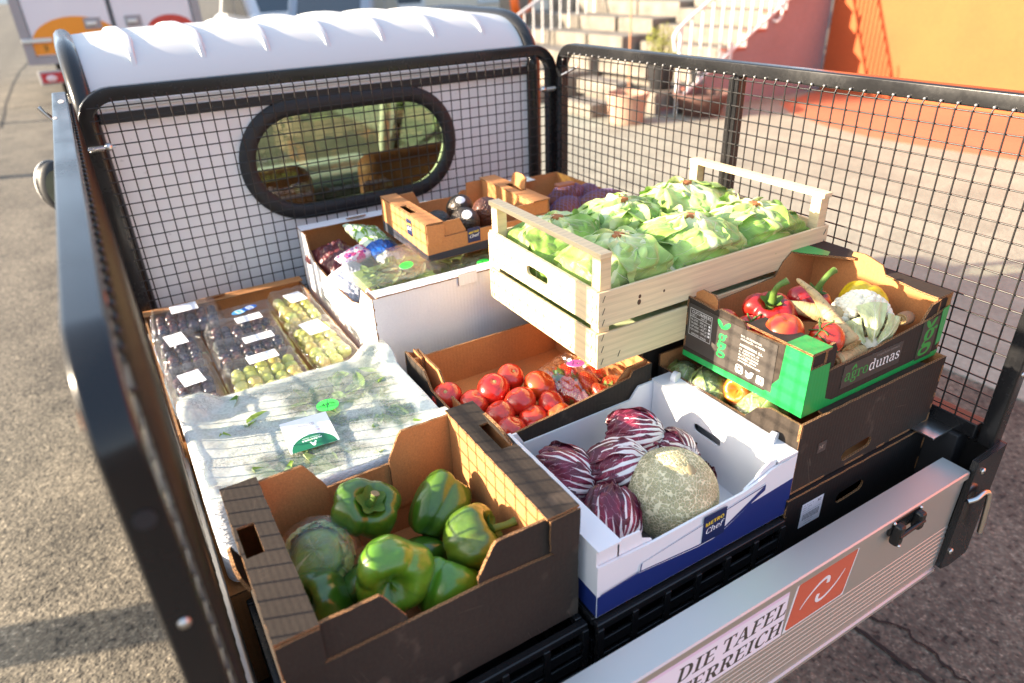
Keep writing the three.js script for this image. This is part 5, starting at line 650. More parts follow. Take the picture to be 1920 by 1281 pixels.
// --- lettuce heads, stems up, in the wooden crate
const letTex = [ribTex([0.62, 0.74, 0.38], [0.88, 0.91, 0.70], 7, 0.12, 0.7, 0.26), ribTex([0.68, 0.78, 0.46], [0.90, 0.92, 0.74], 6, 0.12, 0.7, 0.28), ribTex([0.50, 0.65, 0.27], [0.82, 0.87, 0.60], 8, 0.10, 0.8, 0.22)];
const letMat = letTex.map((t) => phy({ map: t, bumpMap: t, bumpScale: 0.0035, roughness: 0.95, transmission: 0.22, thickness: 0, clearcoat: 0.35, clearcoatRoughness: 0.35 })), butt = std({ map: dtex(64, (u, v) => { const t = 1 + 0.5 * (vfb(u, v, 4, 3) - 0.5); return [0.66 * t, 0.42 * t, 0.24 * t]; }, true, 0.05), roughness: 0.85 });
const GL = 'lettuce heads in the wooden crate';
function lettuce(label, pos, r, rot, n = 11) {
  const o = thing('lettuce', label, 'lettuce', pos, GL); const fit = ([x, y, z]) => { const wy = pos[1] - y, lo = wy < 1.36 ? 0 : 0.018 * sst(1.36, 1.375, wy), sq = (t, a, b) => (t < a + 0.02 ? a + 0.02 - 0.02 * (1 - Math.exp(-(a + 0.02 - t) / 0.02)) : t > b - 0.02 ? b - 0.02 + 0.02 * (1 - Math.exp(-(t - b + 0.02) / 0.02)) : t); return [sq(pos[0] + x, 0.664 - lo, 1.234 + lo) - pos[0], wy < 1.212 ? pos[1] - 1.212 : y, -(sq(pos[2] - z, 0.674 - lo, 1.043 + lo) - pos[2])]; };
  const hd = grp('head', o); hd.rotation.x = PI; leafHead(hd, r, n, letMat, letMat[2], { turn: R() * 6, half: 1.0, reach: 1.95, flare: 0.15, crumple: 0.19, ruffle: 0.2, lay: 0.82, gap: 0.24, tall: 0.68, droop: 0.7, nu: 52, nv: 58, fit });
  part('cut_stem', surf(20, 6, (u, v) => { const a = u * 2 * PI, k = 0.0125 * (1 + 0.12 * sin(a * 3)) * (v < 0.7 ? 1 : (1 - v) / 0.3); return [k * cos(a), r * 0.655 + Math.min(v / 0.7, 1) * 0.011 + (v > 0.7 ? -0.002 * (v - 0.7) : 0), k * sin(a)]; }, true), butt, o);
  return o;
}
lettuce('lettuce head above the tomato box, rust brown stem end up', [0.765, 1.322, 0.952], 0.112, [0.12, 0.2, 0.1], 13);
lettuce('lettuce head in the middle of the tailgate-side row, cracked stem end up', [0.945, 1.326, 0.96], 0.112, [-0.05, 0.9, -0.12], 13);
lettuce('lettuce head at the end of the tailgate-side row by the side mesh', [1.118, 1.322, 0.966], 0.108, [0.06, 1.7, -0.1], 13);
lettuce('lettuce head in the crate corner by the avocado box', [0.755, 1.312, 0.765], 0.108, [-0.2, 2.4, 0.15], 12);
lettuce('lettuce head in the middle of the cab-side row', [0.93, 1.316, 0.762], 0.11, [-0.15, 3.2, 0], 12);
lettuce('lettuce head at the end of the cab-side row by the side mesh', [1.115, 1.322, 0.765], 0.11, [-0.1, 4.0, -0.12], 12);

{ // outer leaves that have come loose and lie between the heads
  const o = thing('loose_lettuce_leaves', 'loose outer lettuce leaves lying between the heads in the crate', 'lettuce leaves');
  for (let i = 0; i < 46; i++) { const l = rr(0.07, 0.12), w = l * rr(0.7, 1.0), sd = R() * 40, x = rr(0.73, 1.17), z = rr(0.73, 0.985), g = surf(18, 20, (u, v) => { const s = u * 2 - 1, k = Math.pow(sin(PI * clamp(v * 0.9 + 0.06)), 0.6); return [s * w / 2 * k, 0.03 * s * s + 0.022 * fbm(s * 2 + sd, v * 3, sd, 3) + 0.02 * Math.max(Math.abs(s), v) * noise.noise(s * 4 + sd, v * 5, 2) - 0.02 * v * v, (v - 0.5) * l]; }); place(part('leaf', g, letMat[i % 3], o), [x, rr(1.29, 1.355), z], [rr(-0.3, 0.3), rr(0, 6.3), rr(-0.3, 0.3)]); }
  part('leaf_floor', B(0.665, 1.235, 1.204, 1.25, 0.68, 1.04), letMat[0], o); }
// --- avocados
const avoTex = dtex(256, (u, v) => { const c = vn(u * 48, v * 48, 48), b = vfb(u, v, 4, 3); const t = 0.75 + 0.5 * c + 0.4 * (b - 0.5); return [0.20 * t, 0.165 * t, 0.135 * t]; }), avoBrown = dtex(256, (u, v) => { const c = vn(u * 48, v * 48, 48), b = vfb(u, v, 4, 3); const t = 0.75 + 0.5 * c + 0.5 * (b - 0.5); return [0.36 * t, 0.19 * t, 0.13 * t]; }), avoBump = dtex(256, (u, v) => { const c = vn(u * 44, v * 44, 44); return [c, c, c]; }, false);
[['avocado with an oval white sticker, on the cab side', [0.742, 1.302, 0.335], 0.037, [0.6, 0.5, 0.6], 0, 1], ['avocado with a white sticker, beside the logo corner', [0.706, 1.3, 0.432], 0.036, [0.9, 1.2, 0.9], 0, 1], ['reddish brown avocado without a sticker', [0.785, 1.3, 0.405], 0.041, [0.4, 0.2, 0.8], 1, 0], ['avocado low by the box end, no sticker', [0.662, 1.288, 0.365], 0.032, [0.4, 1.9, 1.2], 0, 0]].forEach(([lab, p, r, rot, br, st]) => {
  const o = thing('avocado', lab, 'avocado', p, 'avocados in the kraft box'); o.rotation.set(...rot, 'YXZ');
  part('rind', surf(40, 30, (u, v) => { const th = u * 2 * PI, ph = PI * v, k = r * (1 - 0.16 * sst(0.45, 1, v)) * (1 + 0.02 * noise.noise(cos(th) * 6, v * 9, sin(th) * 6)); return [k * sin(ph) * cos(th), -cos(ph) * r * 1.2, k * sin(ph) * sin(th)]; }, true), phy({ map: br ? avoBrown : avoTex, bumpMap: avoBump, bumpScale: 0.003, roughness: 0.5, clearcoat: 0.3, clearcoatRoughness: 0.3 }), o);
  if (st) { // thin oval sticker bent over the skin, on the side that faces up and out
    const up = V(-0.25, 0.75, 0.6).normalize().applyQuaternion(o.quaternion.clone().invert()), ax = up.clone().cross(V(0, 1, 0)).normalize(), ay = ax.clone().cross(up);
    part('fruit_sticker', surf(12, 10, (u, v) => { const a = u * 2 * PI, k = v; const d = up.clone().addScaledVector(ax, 0.42 * k * cos(a)).addScaledVector(ay, 0.34 * k * sin(a)).normalize(); const phv = Math.acos(clamp(-d.y, -1, 1)) / PI, rr0 = r * (1 - 0.16 * sst(0.45, 1, phv)) * 1.035; return [d.x * rr0, d.y * r * 1.235, d.z * rr0]; }), M.paper, o); }
});

// --- the mixed box: red and yellow peppers, tomatoes, parsnips, cauliflower, celeriac ends
const GM = 'peppers in the green cornered box';
const curved = [[0.001, 0.012, 0.0], [0.000, 0.032, 0.001], [0.006, 0.046, 0.002], [0.020, 0.053, 0.003]];
pepper('red bell pepper with hooked green stem beside the tomatoes', [0.952, 1.272, 1.17], [0.25, -0.3, 0.1], 0.046, 0.072, 4, 12.3, RED, curved, GM);
pepper('red bell pepper with tall hooked stem by the yellow one', [1.045, 1.272, 1.182], [0.3, 0.2, -0.2], 0.043, 0.066, 4, 13.7, RED, curved, GM);
pepper('yellow bell pepper against the sunlit box wall', [1.158, 1.256, 1.222], [0.7, 0.6, -0.7], 0.048, 0.074, 4, 14.9, YEL, null, GM);
const GV = 'vine tomatoes in the green cornered box';
tomato('round tomato in front of the red pepper, no stalk', [0.905, 1.282, 1.243], 0.034, [0.2, 0, 0.1], 21, 0.8, 0, GV);
tomato('tomato with spidery green stalk by the parsnip end', [0.958, 1.272, 1.29], 0.031, [-0.3, 0, 0.6], 22, 0.35, 'calyx', GV);
tomato('low tomato with green stalk against the green corner ear', [0.928, 1.256, 1.298], 0.03, [0.6, 0.3, -0.3], 23, 0.7, 'calyx', GV);
tomato('low tomato with green stalk beside the hand flap', [0.9, 1.256, 1.175], 0.03, [0.2, 0.3, 0.3], 24, 0.2, 'calyx', GV);
tomato('small tomato in the corner under the hand flap', [0.893, 1.252, 1.12], 0.028, [0.2, 0.3, 0.3], 25, 0.2, 0, GV);
const parsTex = dtex(256, (u, v) => { const ring = vn(u * 6, v * 90, 90), b = vfb(u, v, 5, 4), d = vn(u * 24, v * 60, 60) > 0.86 ? -0.2 : 0; const t = 0.94 + 0.18 * (b - 0.5) - 0.16 * (ring > 0.72 ? 1 : 0) * (b > 0.45 ? 1 : 0.3) + d; return [0.80 * t, 0.68 * t, 0.48 * t]; });
const parsMat = std({ map: parsTex, bumpMap: parsTex, bumpScale: 0.0012, roughness: 0.75 });
function root(name, label, cat, pts, r0, r1, group, mat = parsMat, cap) { const o = thing(name, label, cat, [0, 0, 0], group), c = new THREE.CatmullRomCurve3(pts.map((p) => V(...p))), F = c.computeFrenetFrames(40); part('root', surf(18, 40, (u, v) => { const p = c.getPointAt(v), k = (lerp(r0, r1, Math.pow(v, 0.8)) * (1 + 0.06 * noise.noise(v * 14, u * 3, r0 * 90))) * (v > 0.97 ? Math.sqrt(clamp((1 - v) / 0.03)) : 1) * (v < 0.03 ? Math.sqrt(clamp(0.35 + v / 0.046)) : 1), i = Math.round(v * 40), a = u * 2 * PI; p.addScaledVector(F.normals[i], k * cos(a)).addScaledVector(F.binormals[i], k * sin(a)); return [p.x, p.y, p.z]; }, true), mat, o);
  const t = c.getTangentAt(0), m = part('crown_end', surf(20, 8, (u, v) => { const a = u * 2 * PI, k = v * r0 * (cap ?? 0.9); return [k * cos(a), 0.003 * cos(v * 14) * (1 - v * 0.6), k * sin(a)]; }, true), std({ map: parsTex, color: L(0.9, 0.82, 0.72), roughness: 0.85 }), o); m.position.copy(c.getPointAt(0)).addScaledVector(t, -0.002); m.quaternion.setFromUnitVectors(V(0, 1, 0), t.clone().negate()); return o; }
const GN = 'parsnips in the green cornered box';
root('parsnip', 'long thin parsnip with its cut crown turned to the tailgate', 'parsnip', [[0.988, 1.262, 1.318], [0.995, 1.29, 1.27], [1.003, 1.318, 1.22], [1.004, 1.333, 1.178]], 0.0195, 0.0035, GN);
root('parsnip', 'thick freckled parsnip under the thin one', 'parsnip', [[1.045, 1.275, 1.262], [1.01, 1.284, 1.235], [0.985, 1.29, 1.205], [0.97, 1.29, 1.185]], 0.022, 0.010, GN);
root('ginger_root', 'brown ginger root stub by the corner ear', 'ginger', [[1.125, 1.272, 1.318], [1.15, 1.264, 1.31], [1.185, 1.25, 1.298]], 0.011, 0.013, undefined, std({ color: L(0.36, 0.20, 0.10), bumpMap: parsTex, bumpScale: 0.002, roughness: 0.85 }));
root('parsnip', 'parsnip lying low along the wordmark wall', 'parsnip', [[0.955, 1.238, 1.316], [1.02, 1.232, 1.312], [1.09, 1.226, 1.305]], 0.017, 0.012, GN);
{ // cauliflower: florets held by pale leaf stalks
  const o = thing('cauliflower', 'white cauliflower with pale cut leaf stalks', 'cauliflower', [1.075, 1.268, 1.272]); o.rotation.set(-0.95, -0.2, -0.25, 'YXZ');
  const cm = std({ map: dtex(128, (u, v) => { const t = 0.93 + 0.1 * (vn(u * 48, v * 48, 48) - 0.5) + 0.08 * (vfb(u, v, 5, 3) - 0.5); return [t, t * 0.965, t * 0.85]; }, true, 0.5), roughness: 0.8 }), g = [];
  const ico = new THREE.IcosahedronGeometry(1, 2);
  for (let i = 0; i < 210; i++) { const y = 1 - 1.25 * (i + 0.5) / 210, a = i * 2.39996, s = Math.sqrt(1 - y * y), k = 0.047 * (1 + 0.07 * noise.noise(cos(a) * 3 * s, y * 3, sin(a) * 3 * s)), r = rr(0.0055, 0.0095); g.push(ico.clone().scale(r, r * 0.9, r).translate(k * s * cos(a), k * y, k * s * sin(a))); }
  part('curd', g, cm, o);
  const lt = ribTex([0.80, 0.82, 0.60], [0.93, 0.92, 0.80], 6, 0.3, 0.25), lm = phy({ map: lt, bumpMap: lt, bumpScale: 0.003, roughness: 0.6, clearcoat: 0.15 });
  for (let i = 0; i < 8; i++) { const a0 = i * 0.82 + 0.2, l = rr(0.95, 1.5), sd = i * 7; part('leaf_stalk', surf(16, 20, (u, v) => { const s = u * 2 - 1, ph = 0.12 + v * l, k = 0.054 * (1 + 0.10 * Math.exp(-s * s * 9) * (1 - v * 0.5) + 0.08 * noise.noise(s * 2 + sd, v * 3, sd) + 0.18 * v * v), az = a0 + s * 0.36 * (0.7 + 0.5 * v); return [k * sin(ph) * cos(az), -k * cos(ph), k * sin(ph) * sin(az)]; }), lm, o); }
  part('stump', new THREE.CylinderGeometry(0.018, 0.016, 0.02, 18).translate(0, -0.055, 0), std({ color: L(0.7, 0.62, 0.46), roughness: 0.8 }), o);
}
// ------------------------------------------------------------------ grape punnets
const grapeG = new THREE.SphereGeometry(1, 14, 10), darkSkin = [[0.022, 0.012, 0.028], [0.045, 0.014, 0.022], [0.016, 0.014, 0.034], [0.075, 0.022, 0.02]].map((c) => phy({ color: L(...c), roughness: 0.42, roughnessMap: smudge, clearcoat: 0.35, clearcoatRoughness: 0.3 }));
const greenSkin = [[0.56, 0.56, 0.11], [0.64, 0.60, 0.16], [0.50, 0.54, 0.10], [0.60, 0.47, 0.12]].map((c) => phy({ color: L(...c), roughness: 0.3, clearcoat: 0.4, clearcoatRoughness: 0.2, transmission: 0.0 }));
const punTex = canvas(320, 240, (c, w, h) => { c.fillStyle = '#f4f3f6'; c.fillRect(0, 0, w, h); c.fillStyle = '#9a9aa2'; for (let i = 0; i < 6; i++) c.fillRect(20, 60 + i * 22, 120 + ((i * 53) % 90), 5); for (let i = 0; i < 30; i++) if ((i * 11) % 7 < 4) c.fillRect(200 + i * 3, 20, 2, 28); });
function punnet(label, x0, x1, z0, z1, rot, green, lab, group) {
  const w = x1 - x0, d = z1 - z0, cx = (x0 + x1) / 2, cz = (z0 + z1) / 2, yt = 1.113, y0 = 1.004, h = yt - y0;
  const p = thing('grape_punnet', label, 'punnet', [cx, y0, cz], group); p.rotation.y = rot;
  part('tray', surf(64, 8, (u, v) => { const a = u * 2 * PI, e = 0.22, sg = (t) => Math.sign(t) * Math.pow(Math.abs(t), e), k = 0.93 + 0.06 * v + 0.012 * (Math.round(u * 24) % 2); return [w / 2 * sg(cos(a)) * k, v * h * 0.72, d / 2 * sg(sin(a)) * k]; }, true), M.clear, p);
  const lid = part('lid', surf(48, 26, (u, v) => { const x = (u - 0.5) * w, z = (v - 0.5) * d, e = Math.min(w / 2 - Math.abs(x), d / 2 - Math.abs(z)); const dome = sst(0, 0.014, e), cell = 0.003 * sst(0.3, 1, Math.abs(sin(x / w * PI * 3.5)) * Math.abs(sin(z / d * PI * 3))); return [x * 0.985, h * 0.74 + 0.028 * dome - cell * dome, z * 0.985]; }), M.clear, p);
  part('rim_flange', surf(64, 2, (u, v) => { const a = u * 2 * PI, e = 0.22, sg = (t) => Math.sign(t) * Math.pow(Math.abs(t), e), k = 0.95 + 0.05 * v; return [w / 2 * sg(cos(a)) * k, h * 0.73, d / 2 * sg(sin(a)) * k]; }, true), M.clear, p);
  decal('paper_label', p, punTex, [lab[0], h * 0.74 + 0.0295, lab[1]], [cos(lab[4]), 0, -sin(lab[4])], [-sin(lab[4]), 0, -cos(lab[4])], lab[2], lab[3]);
  const b = thing('grape_bunch', (green ? 'green' : 'dark blue') + ' grapes inside the ' + label.replace(/^clear /, ''), 'grapes', [cx, y0 + 0.006, cz], green ? 'green grape bunches' : 'dark grape bunches'); b.rotation.y = rot;
  const r = green ? 0.0150 : 0.0125, nx = Math.max(2, Math.round((w - 0.028) / (r * 2.05))), nz = Math.max(2, Math.round((d - 0.028) / (r * 2.05)));
  for (let l = 0; l < 2; l++) for (let i = 0; i < nx; i++) for (let j = 0; j < nz; j++) { if (R() < (l ? 0.04 : 0.3)) continue; const g = part('grape', grapeG, (green ? greenSkin : darkSkin)[Math.floor(R() * 4)], b); const k = r * rr(0.85, 1.12); g.position.set(((i + 0.5) / nx - 0.5) * (w - 0.03) + rr(-0.002, 0.002), 0.05 + l * 0.0215 + rr(-0.004, 0.004) + (l ? 0 : -0.008), ((j + 0.5) / nz - 0.5) * (d - 0.03) + rr(-0.002, 0.002)); g.scale.set(k, k * rr(1, 1.15), k); g.rotation.set(rr(-1, 1), rr(0, 6), rr(-1, 1)); }
  for (let k = 0; k < 3; k++) { const x = rr(-0.3, 0.3) * w, z = rr(-0.3, 0.3) * d; part('stalk', tube([[x, 0.05, z], [x + rr(-0.02, 0.02), 0.068, z + rr(-0.02, 0.02)], [x + rr(-0.03, 0.03), 0.067, z + rr(-0.03, 0.03)]], 0.0013, 8, 5), std({ color: L(0.25, 0.28, 0.06), roughness: 0.8 }), b); }
  return p;
}
const GD = 'dark grape punnets', GG = 'green grape punnets';
punnet('clear dark grape punnet in the cage corner, wide paper label', -0.04, 0.135, 0.045, 0.2, -0.05, false, [0.0, -0.02, 0.064, 0.05, 0.05], GD);
punnet('clear dark grape punnet beside the blue stickers', 0.068, 0.244, 0.212, 0.322, -0.04, false, [0.02, -0.005, 0.062, 0.036, 0.08], GD);
punnet('clear dark grape punnet between two others of its row', 0.066, 0.243, 0.327, 0.437, -0.02, false, [0.018, 0.0, 0.068, 0.034, 0.06], GD);
punnet('clear dark grape punnet along the bed side, square paper label', -0.043, 0.064, 0.216, 0.388, 0.03, false, [-0.004, -0.02, 0.042, 0.066, 0.1], GD);
punnet('clear dark grape punnet along the bed side, touching the polystyrene tray', -0.042, 0.064, 0.393, 0.592, 0.02, false, [-0.002, 0.0, 0.044, 0.06, 0.12], GD);
punnet('clear green grape punnet next to the polystyrene tray', 0.068, 0.24, 0.442, 0.598, 0.0, true, [0.004, -0.036, 0.066, 0.038, 0.06], GG);
punnet('clear green grape punnet in the corner by the white box', 0.247, 0.36, 0.112, 0.322, 0.02, true, [0.004, -0.01, 0.044, 0.062, 0.12], GG);
punnet('clear green grape punnet halfway along the white box', 0.247, 0.362, 0.328, 0.565, 0.02, true, [-0.006, -0.04, 0.05, 0.072, 0.12], GG);
{ const bt = (txt) => canvas(128, 128, (c) => { c.fillStyle = txt ? '#1d4f9c' : '#58a9e0'; c.fillRect(0, 0, 128, 128); c.strokeStyle = '#e8f0fa'; c.lineWidth = 8; c.strokeRect(24, 44, 80, 40); c.fillStyle = '#e8f0fa'; if (txt) { c.fillRect(34, 56, 60, 5); c.fillRect(34, 68, 44, 5); } });
  for (const [x, z, t, lab] of [[0.196, 0.168, 1, 'round dark blue price sticker on the grape box lid'], [0.168, 0.176, 0, 'round pale blue price sticker on the grape box lid']]) { const m = bt(t), s = single('price_sticker', new THREE.CylinderGeometry(0.02, 0.02, 0.0006, 28), [std({ color: L(0.1, 0.2, 0.5) }), std({ map: m, roughness: 0.4 }), std({ map: m, roughness: 0.4 })], lab, 'sticker'); place(s, [x, 1.0985 + (t ? 0.0012 : 0), z], [0, 0.4, 0], [1, 1, 0.7]); }
  single('punnet_lid_film', surf(20, 14, (u, v) => [lerp(0.09, 0.25, u), 1.096 + 0.002 * fbm(u * 5, v * 5, 3), lerp(0.13, 0.212, v)]), M.clear, 'clear film sheet under the round blue stickers', 'film'); }
// potatoes at the edge of the grape box
const potTex = dtex(128, (u, v) => { const t = 0.95 + 0.3 * (vfb(u, v, 5, 4) - 0.5) - (vn(u * 24, v * 24, 24) > 0.88 ? 0.22 : 0); return [0.78 * t, 0.60 * t, 0.36 * t]; });
[['pale potato beside the green grapes and white box', [0.325, 1.075, 0.612], 0.03], ['pale potato in the middle against the polystyrene tray', [0.255, 1.072, 0.618], 0.03], ['brownish potato half under the green grape punnet', [0.165, 1.066, 0.62], 0.028], ['pale potato between the two others at the tray', [0.205, 1.062, 0.622], 0.024]].forEach(([lab, p, r], i) => { const m = single('potato', surf(28, 18, (u, v) => { const th = u * 2 * PI, ph = PI * v, k = r * (1 + 0.10 * noise.noise(cos(th) * 1.4 + i * 5, v * 3, sin(th) * 1.4)); return [k * 1.35 * sin(ph) * cos(th), -k * cos(ph) * 0.95, k * sin(ph) * sin(th)]; }, true), std({ map: potTex, bumpMap: potTex, bumpScale: 0.001, roughness: 0.7 }), lab, 'potato', 'potatoes by the polystyrene tray'); place(m, p, [0, 0.3 - i * 0.4, 0.1]); });

// ------------------------------------------------------------------ loose salad leaves
function leafBits(n, box, mats, size, parentName, parent) { // many small curled leaves filling a volume
  const gs = mats.map(() => []); for (let i = 0; i < n; i++) { const l = rr(size * 0.6, size * 1.3), w = l * rr(0.3, 0.55), b = rr(-0.5, 0.5), g = surf(4, 6, (u, v) => { const s = (u * 2 - 1), k = Math.pow(sin(PI * clamp(v * 0.94 + 0.03)), 0.7); return [s * w / 2 * k, b * l * 0.3 * v * v + 0.08 * l * s * s, (v - 0.5) * l]; }); g.rotateX(rr(-0.6, 0.6)); g.rotateZ(rr(-0.7, 0.7)); g.rotateY(rr(0, 6.3)); g.translate(rr(box[0], box[1]), rr(box[2], box[3]), rr(box[4], box[5])); gs[i % mats.length].push(g); }
  gs.forEach((g, i) => { const m = part(parentName, g, mats[i], parent); m.userData.kind = 'stuff'; if (parent === scene) m.userData.label = 'loose salad leaves under the fogged film'; });
}
const leafGreen = [[0.24, 0.38, 0.07], [0.42, 0.52, 0.18], [0.15, 0.28, 0.045]].map((c) => phy({ color: L(...c), roughness: 0.95, transmission: 0.25, thickness: 0, clearcoat: 0.25, clearcoatRoughness: 0.3 }));
{ leafBits(330, [-0.005, 0.355, 1.065, 1.125, 0.675, 0.975], leafGreen, 0.055, 'salad_leaves', tray); part('leaf_bed', B(-0.005, 0.355, 1.03, 1.07, 0.675, 0.975), leafGreen[1], tray);
  for (let i = 0; i < 9; i++) { const x = rr(0.0, 0.34), z = rr(0.69, 0.96); if (Math.abs(x - 0.155) < 0.06 && Math.abs(z - 0.86) < 0.07) continue; const l = rr(0.03, 0.05), g = surf(6, 8, (u, v) => { const s = u * 2 - 1, k = sin(PI * clamp(v * 0.94 + 0.03)); return [s * l * 0.2 * k, 0.0008 * s * s, (v - 0.5) * l]; }); const m = part('leaf', g, leafGreen[i % 3], tray); place(m, [x, 1.1335, z], [0, rr(0, 6), 0]); } }

// ------------------------------------------------------------------ packed salads in the tall white box
const packGreen = [[0.42, 0.50, 0.18], [0.55, 0.58, 0.30], [0.30, 0.40, 0.10]].map((c) => std({ color: L(...c), roughness: 0.8 }));
function pack(label, pos, rot, w, d, h, sticker) {
  const o = thing('salad_pack', label, 'salad pack', pos, 'clear salad packs'); o.rotation.set(...rot, 'YXZ');
  part('clear_tray', new RoundedBoxGeometry(w, h, d, 3, 0.01).translate(0, h / 2, 0), M.clear, o); part('lid_flange', surf(4, 4, (u, v) => [(u - 0.5) * (w + 0.016), h + 0.001, (v - 0.5) * (d + 0.016)]), M.clear, o);
  leafBits(90, [-w * 0.36, w * 0.36, 0.012, h - 0.016, -d * 0.36, d * 0.36], packGreen, 0.036, 'salad_leaves', o); part('leaf_bed', B(-w * 0.45, w * 0.45, 0.004, h * 0.45, -d * 0.45, d * 0.45), packGreen[2], o);
  if (sticker) { const t = canvas(128, 128, (c) => { c.fillStyle = '#3be54a'; c.fillRect(0, 0, 128, 128); c.strokeStyle = '#0d3a15'; c.lineWidth = 6; c.beginPath(); c.moveTo(30, 84); c.lineTo(50, 50); c.lineTo(62, 80); c.lineTo(78, 44); c.lineTo(98, 76); c.stroke(); }); const s = part('discount_sticker', new THREE.CylinderGeometry(0.0205, 0.0205, 0.0006, 28), [M.paper, std({ map: t, roughness: 0.5 }), std({ map: t, roughness: 0.5 })], o); place(s, [sticker[0], h + 0.0022, sticker[1]], [0, 0.7, 0], [1, 1, 0.75]); }
}
pack('clear salad pack with green sticker in the white box, lid level', [0.488, 1.205, 0.478], [0.05, 0.06, 0.03], 0.175, 0.16, 0.05, [0.02, 0.03]);
pack('clear salad pack with green sticker under the avocado box edge', [0.688, 1.182, 0.492], [0.02, 0, 0], 0.18, 0.17, 0.052, [0.0, 0.058]);
pack('clear salad pack propped beneath the small kraft box', [0.66, 1.178, 0.30], [0.0, 0, 0], 0.18, 0.17, 0.05, null);
function pillow(name, label, cat, pos, rot, w, d, h, mats, f, group) { const o = thing(name, label, cat, pos, group); o.rotation.set(...rot, 'YXZ'); const bag = (sg) => surf(56, 56, (u, v) => { const x = (u - 0.5), z = (v - 0.5), e = Math.min(0.5 - Math.abs(x), 0.5 - Math.abs(z)), k = Math.pow(clamp(e / 0.32), 0.55); return [x * w, sg * h / 2 * k * (1 + 0.3 * fbm(x * 6 + w * 9, z * 6, d * 7)) + 0.0035 * noise.noise(x * 22, z * 22, sg) + 0.004 * (0.5 - Math.abs(noise.noise(x * 9 + z * 7, z * 11 - x * 3, sg * 5 + w))) * k, z * d]; }); part('film', mergeGeometries([bag(1), bag(-1)]), mats, o); f?.(o); return o; }
const radishFilm = canvas(256, 256, (c) => { c.fillStyle = '#f3e9f0'; c.fillRect(0, 0, 256, 256); c.fillStyle = '#e0508f'; for (let i = 0; i < 26; i++) { c.beginPath(); c.arc(rr(0, 256), rr(0, 256), rr(8, 30), 0, 7); c.fill(); } c.fillStyle = '#7a3fa8'; for (let i = 0; i < 8; i++) { c.beginPath(); c.arc(rr(0, 256), rr(0, 256), rr(6, 18), 0, 7); c.fill(); } });
pillow('printed_bag', 'pink and purple printed plastic bag in the white box', 'bag', [0.468, 1.205, 0.25], [0.2, 0.3, 0.2], 0.085, 0.06, 0.03, phy({ map: radishFilm, roughness: 0.3, clearcoat: 0.5, transmission: 0.25, thickness: 0 }));
pillow('vegetable_bag', 'white bag bulging by the torn side of the white box', 'bag', [0.43, 1.165, 0.33], [0.1, 0.2, 0.4], 0.11, 0.16, 0.07, std({ color: L(0.62, 0.60, 0.66), roughness: 0.5 }));
pillow('vegetable_bag', 'dark red vegetable bag in the corner of the white box', 'bag', [0.45, 1.165, 0.16], [0.1, 0.2, 0.1], 0.12, 0.16, 0.09, phy({ color: L(0.10, 0.02, 0.025), roughness: 0.35, clearcoat: 0.4 }));
const blueFilm = canvas(256, 256, (c) => { c.fillStyle = '#cfe0c2'; c.fillRect(0, 0, 256, 256); c.fillStyle = '#1f55a8'; c.fillRect(0, 60, 256, 60); c.fillStyle = '#f2f5fa'; c.fillRect(0, 20, 256, 36); c.fillStyle = '#7aa03c'; for (let i = 0; i < 60; i++) { c.beginPath(); c.ellipse(rr(0, 256), rr(130, 256), rr(6, 22), rr(4, 9), rr(0, 3), 0, 7); c.fill(); } });
pillow('salad_bag', 'salad bag with blue and white print beside the kraft box', 'bag', [0.55, 1.205, 0.225], [0.2, 0.1, -0.3], 0.1, 0.26, 0.05, phy({ map: blueFilm, roughness: 0.25, clearcoat: 0.6 }));

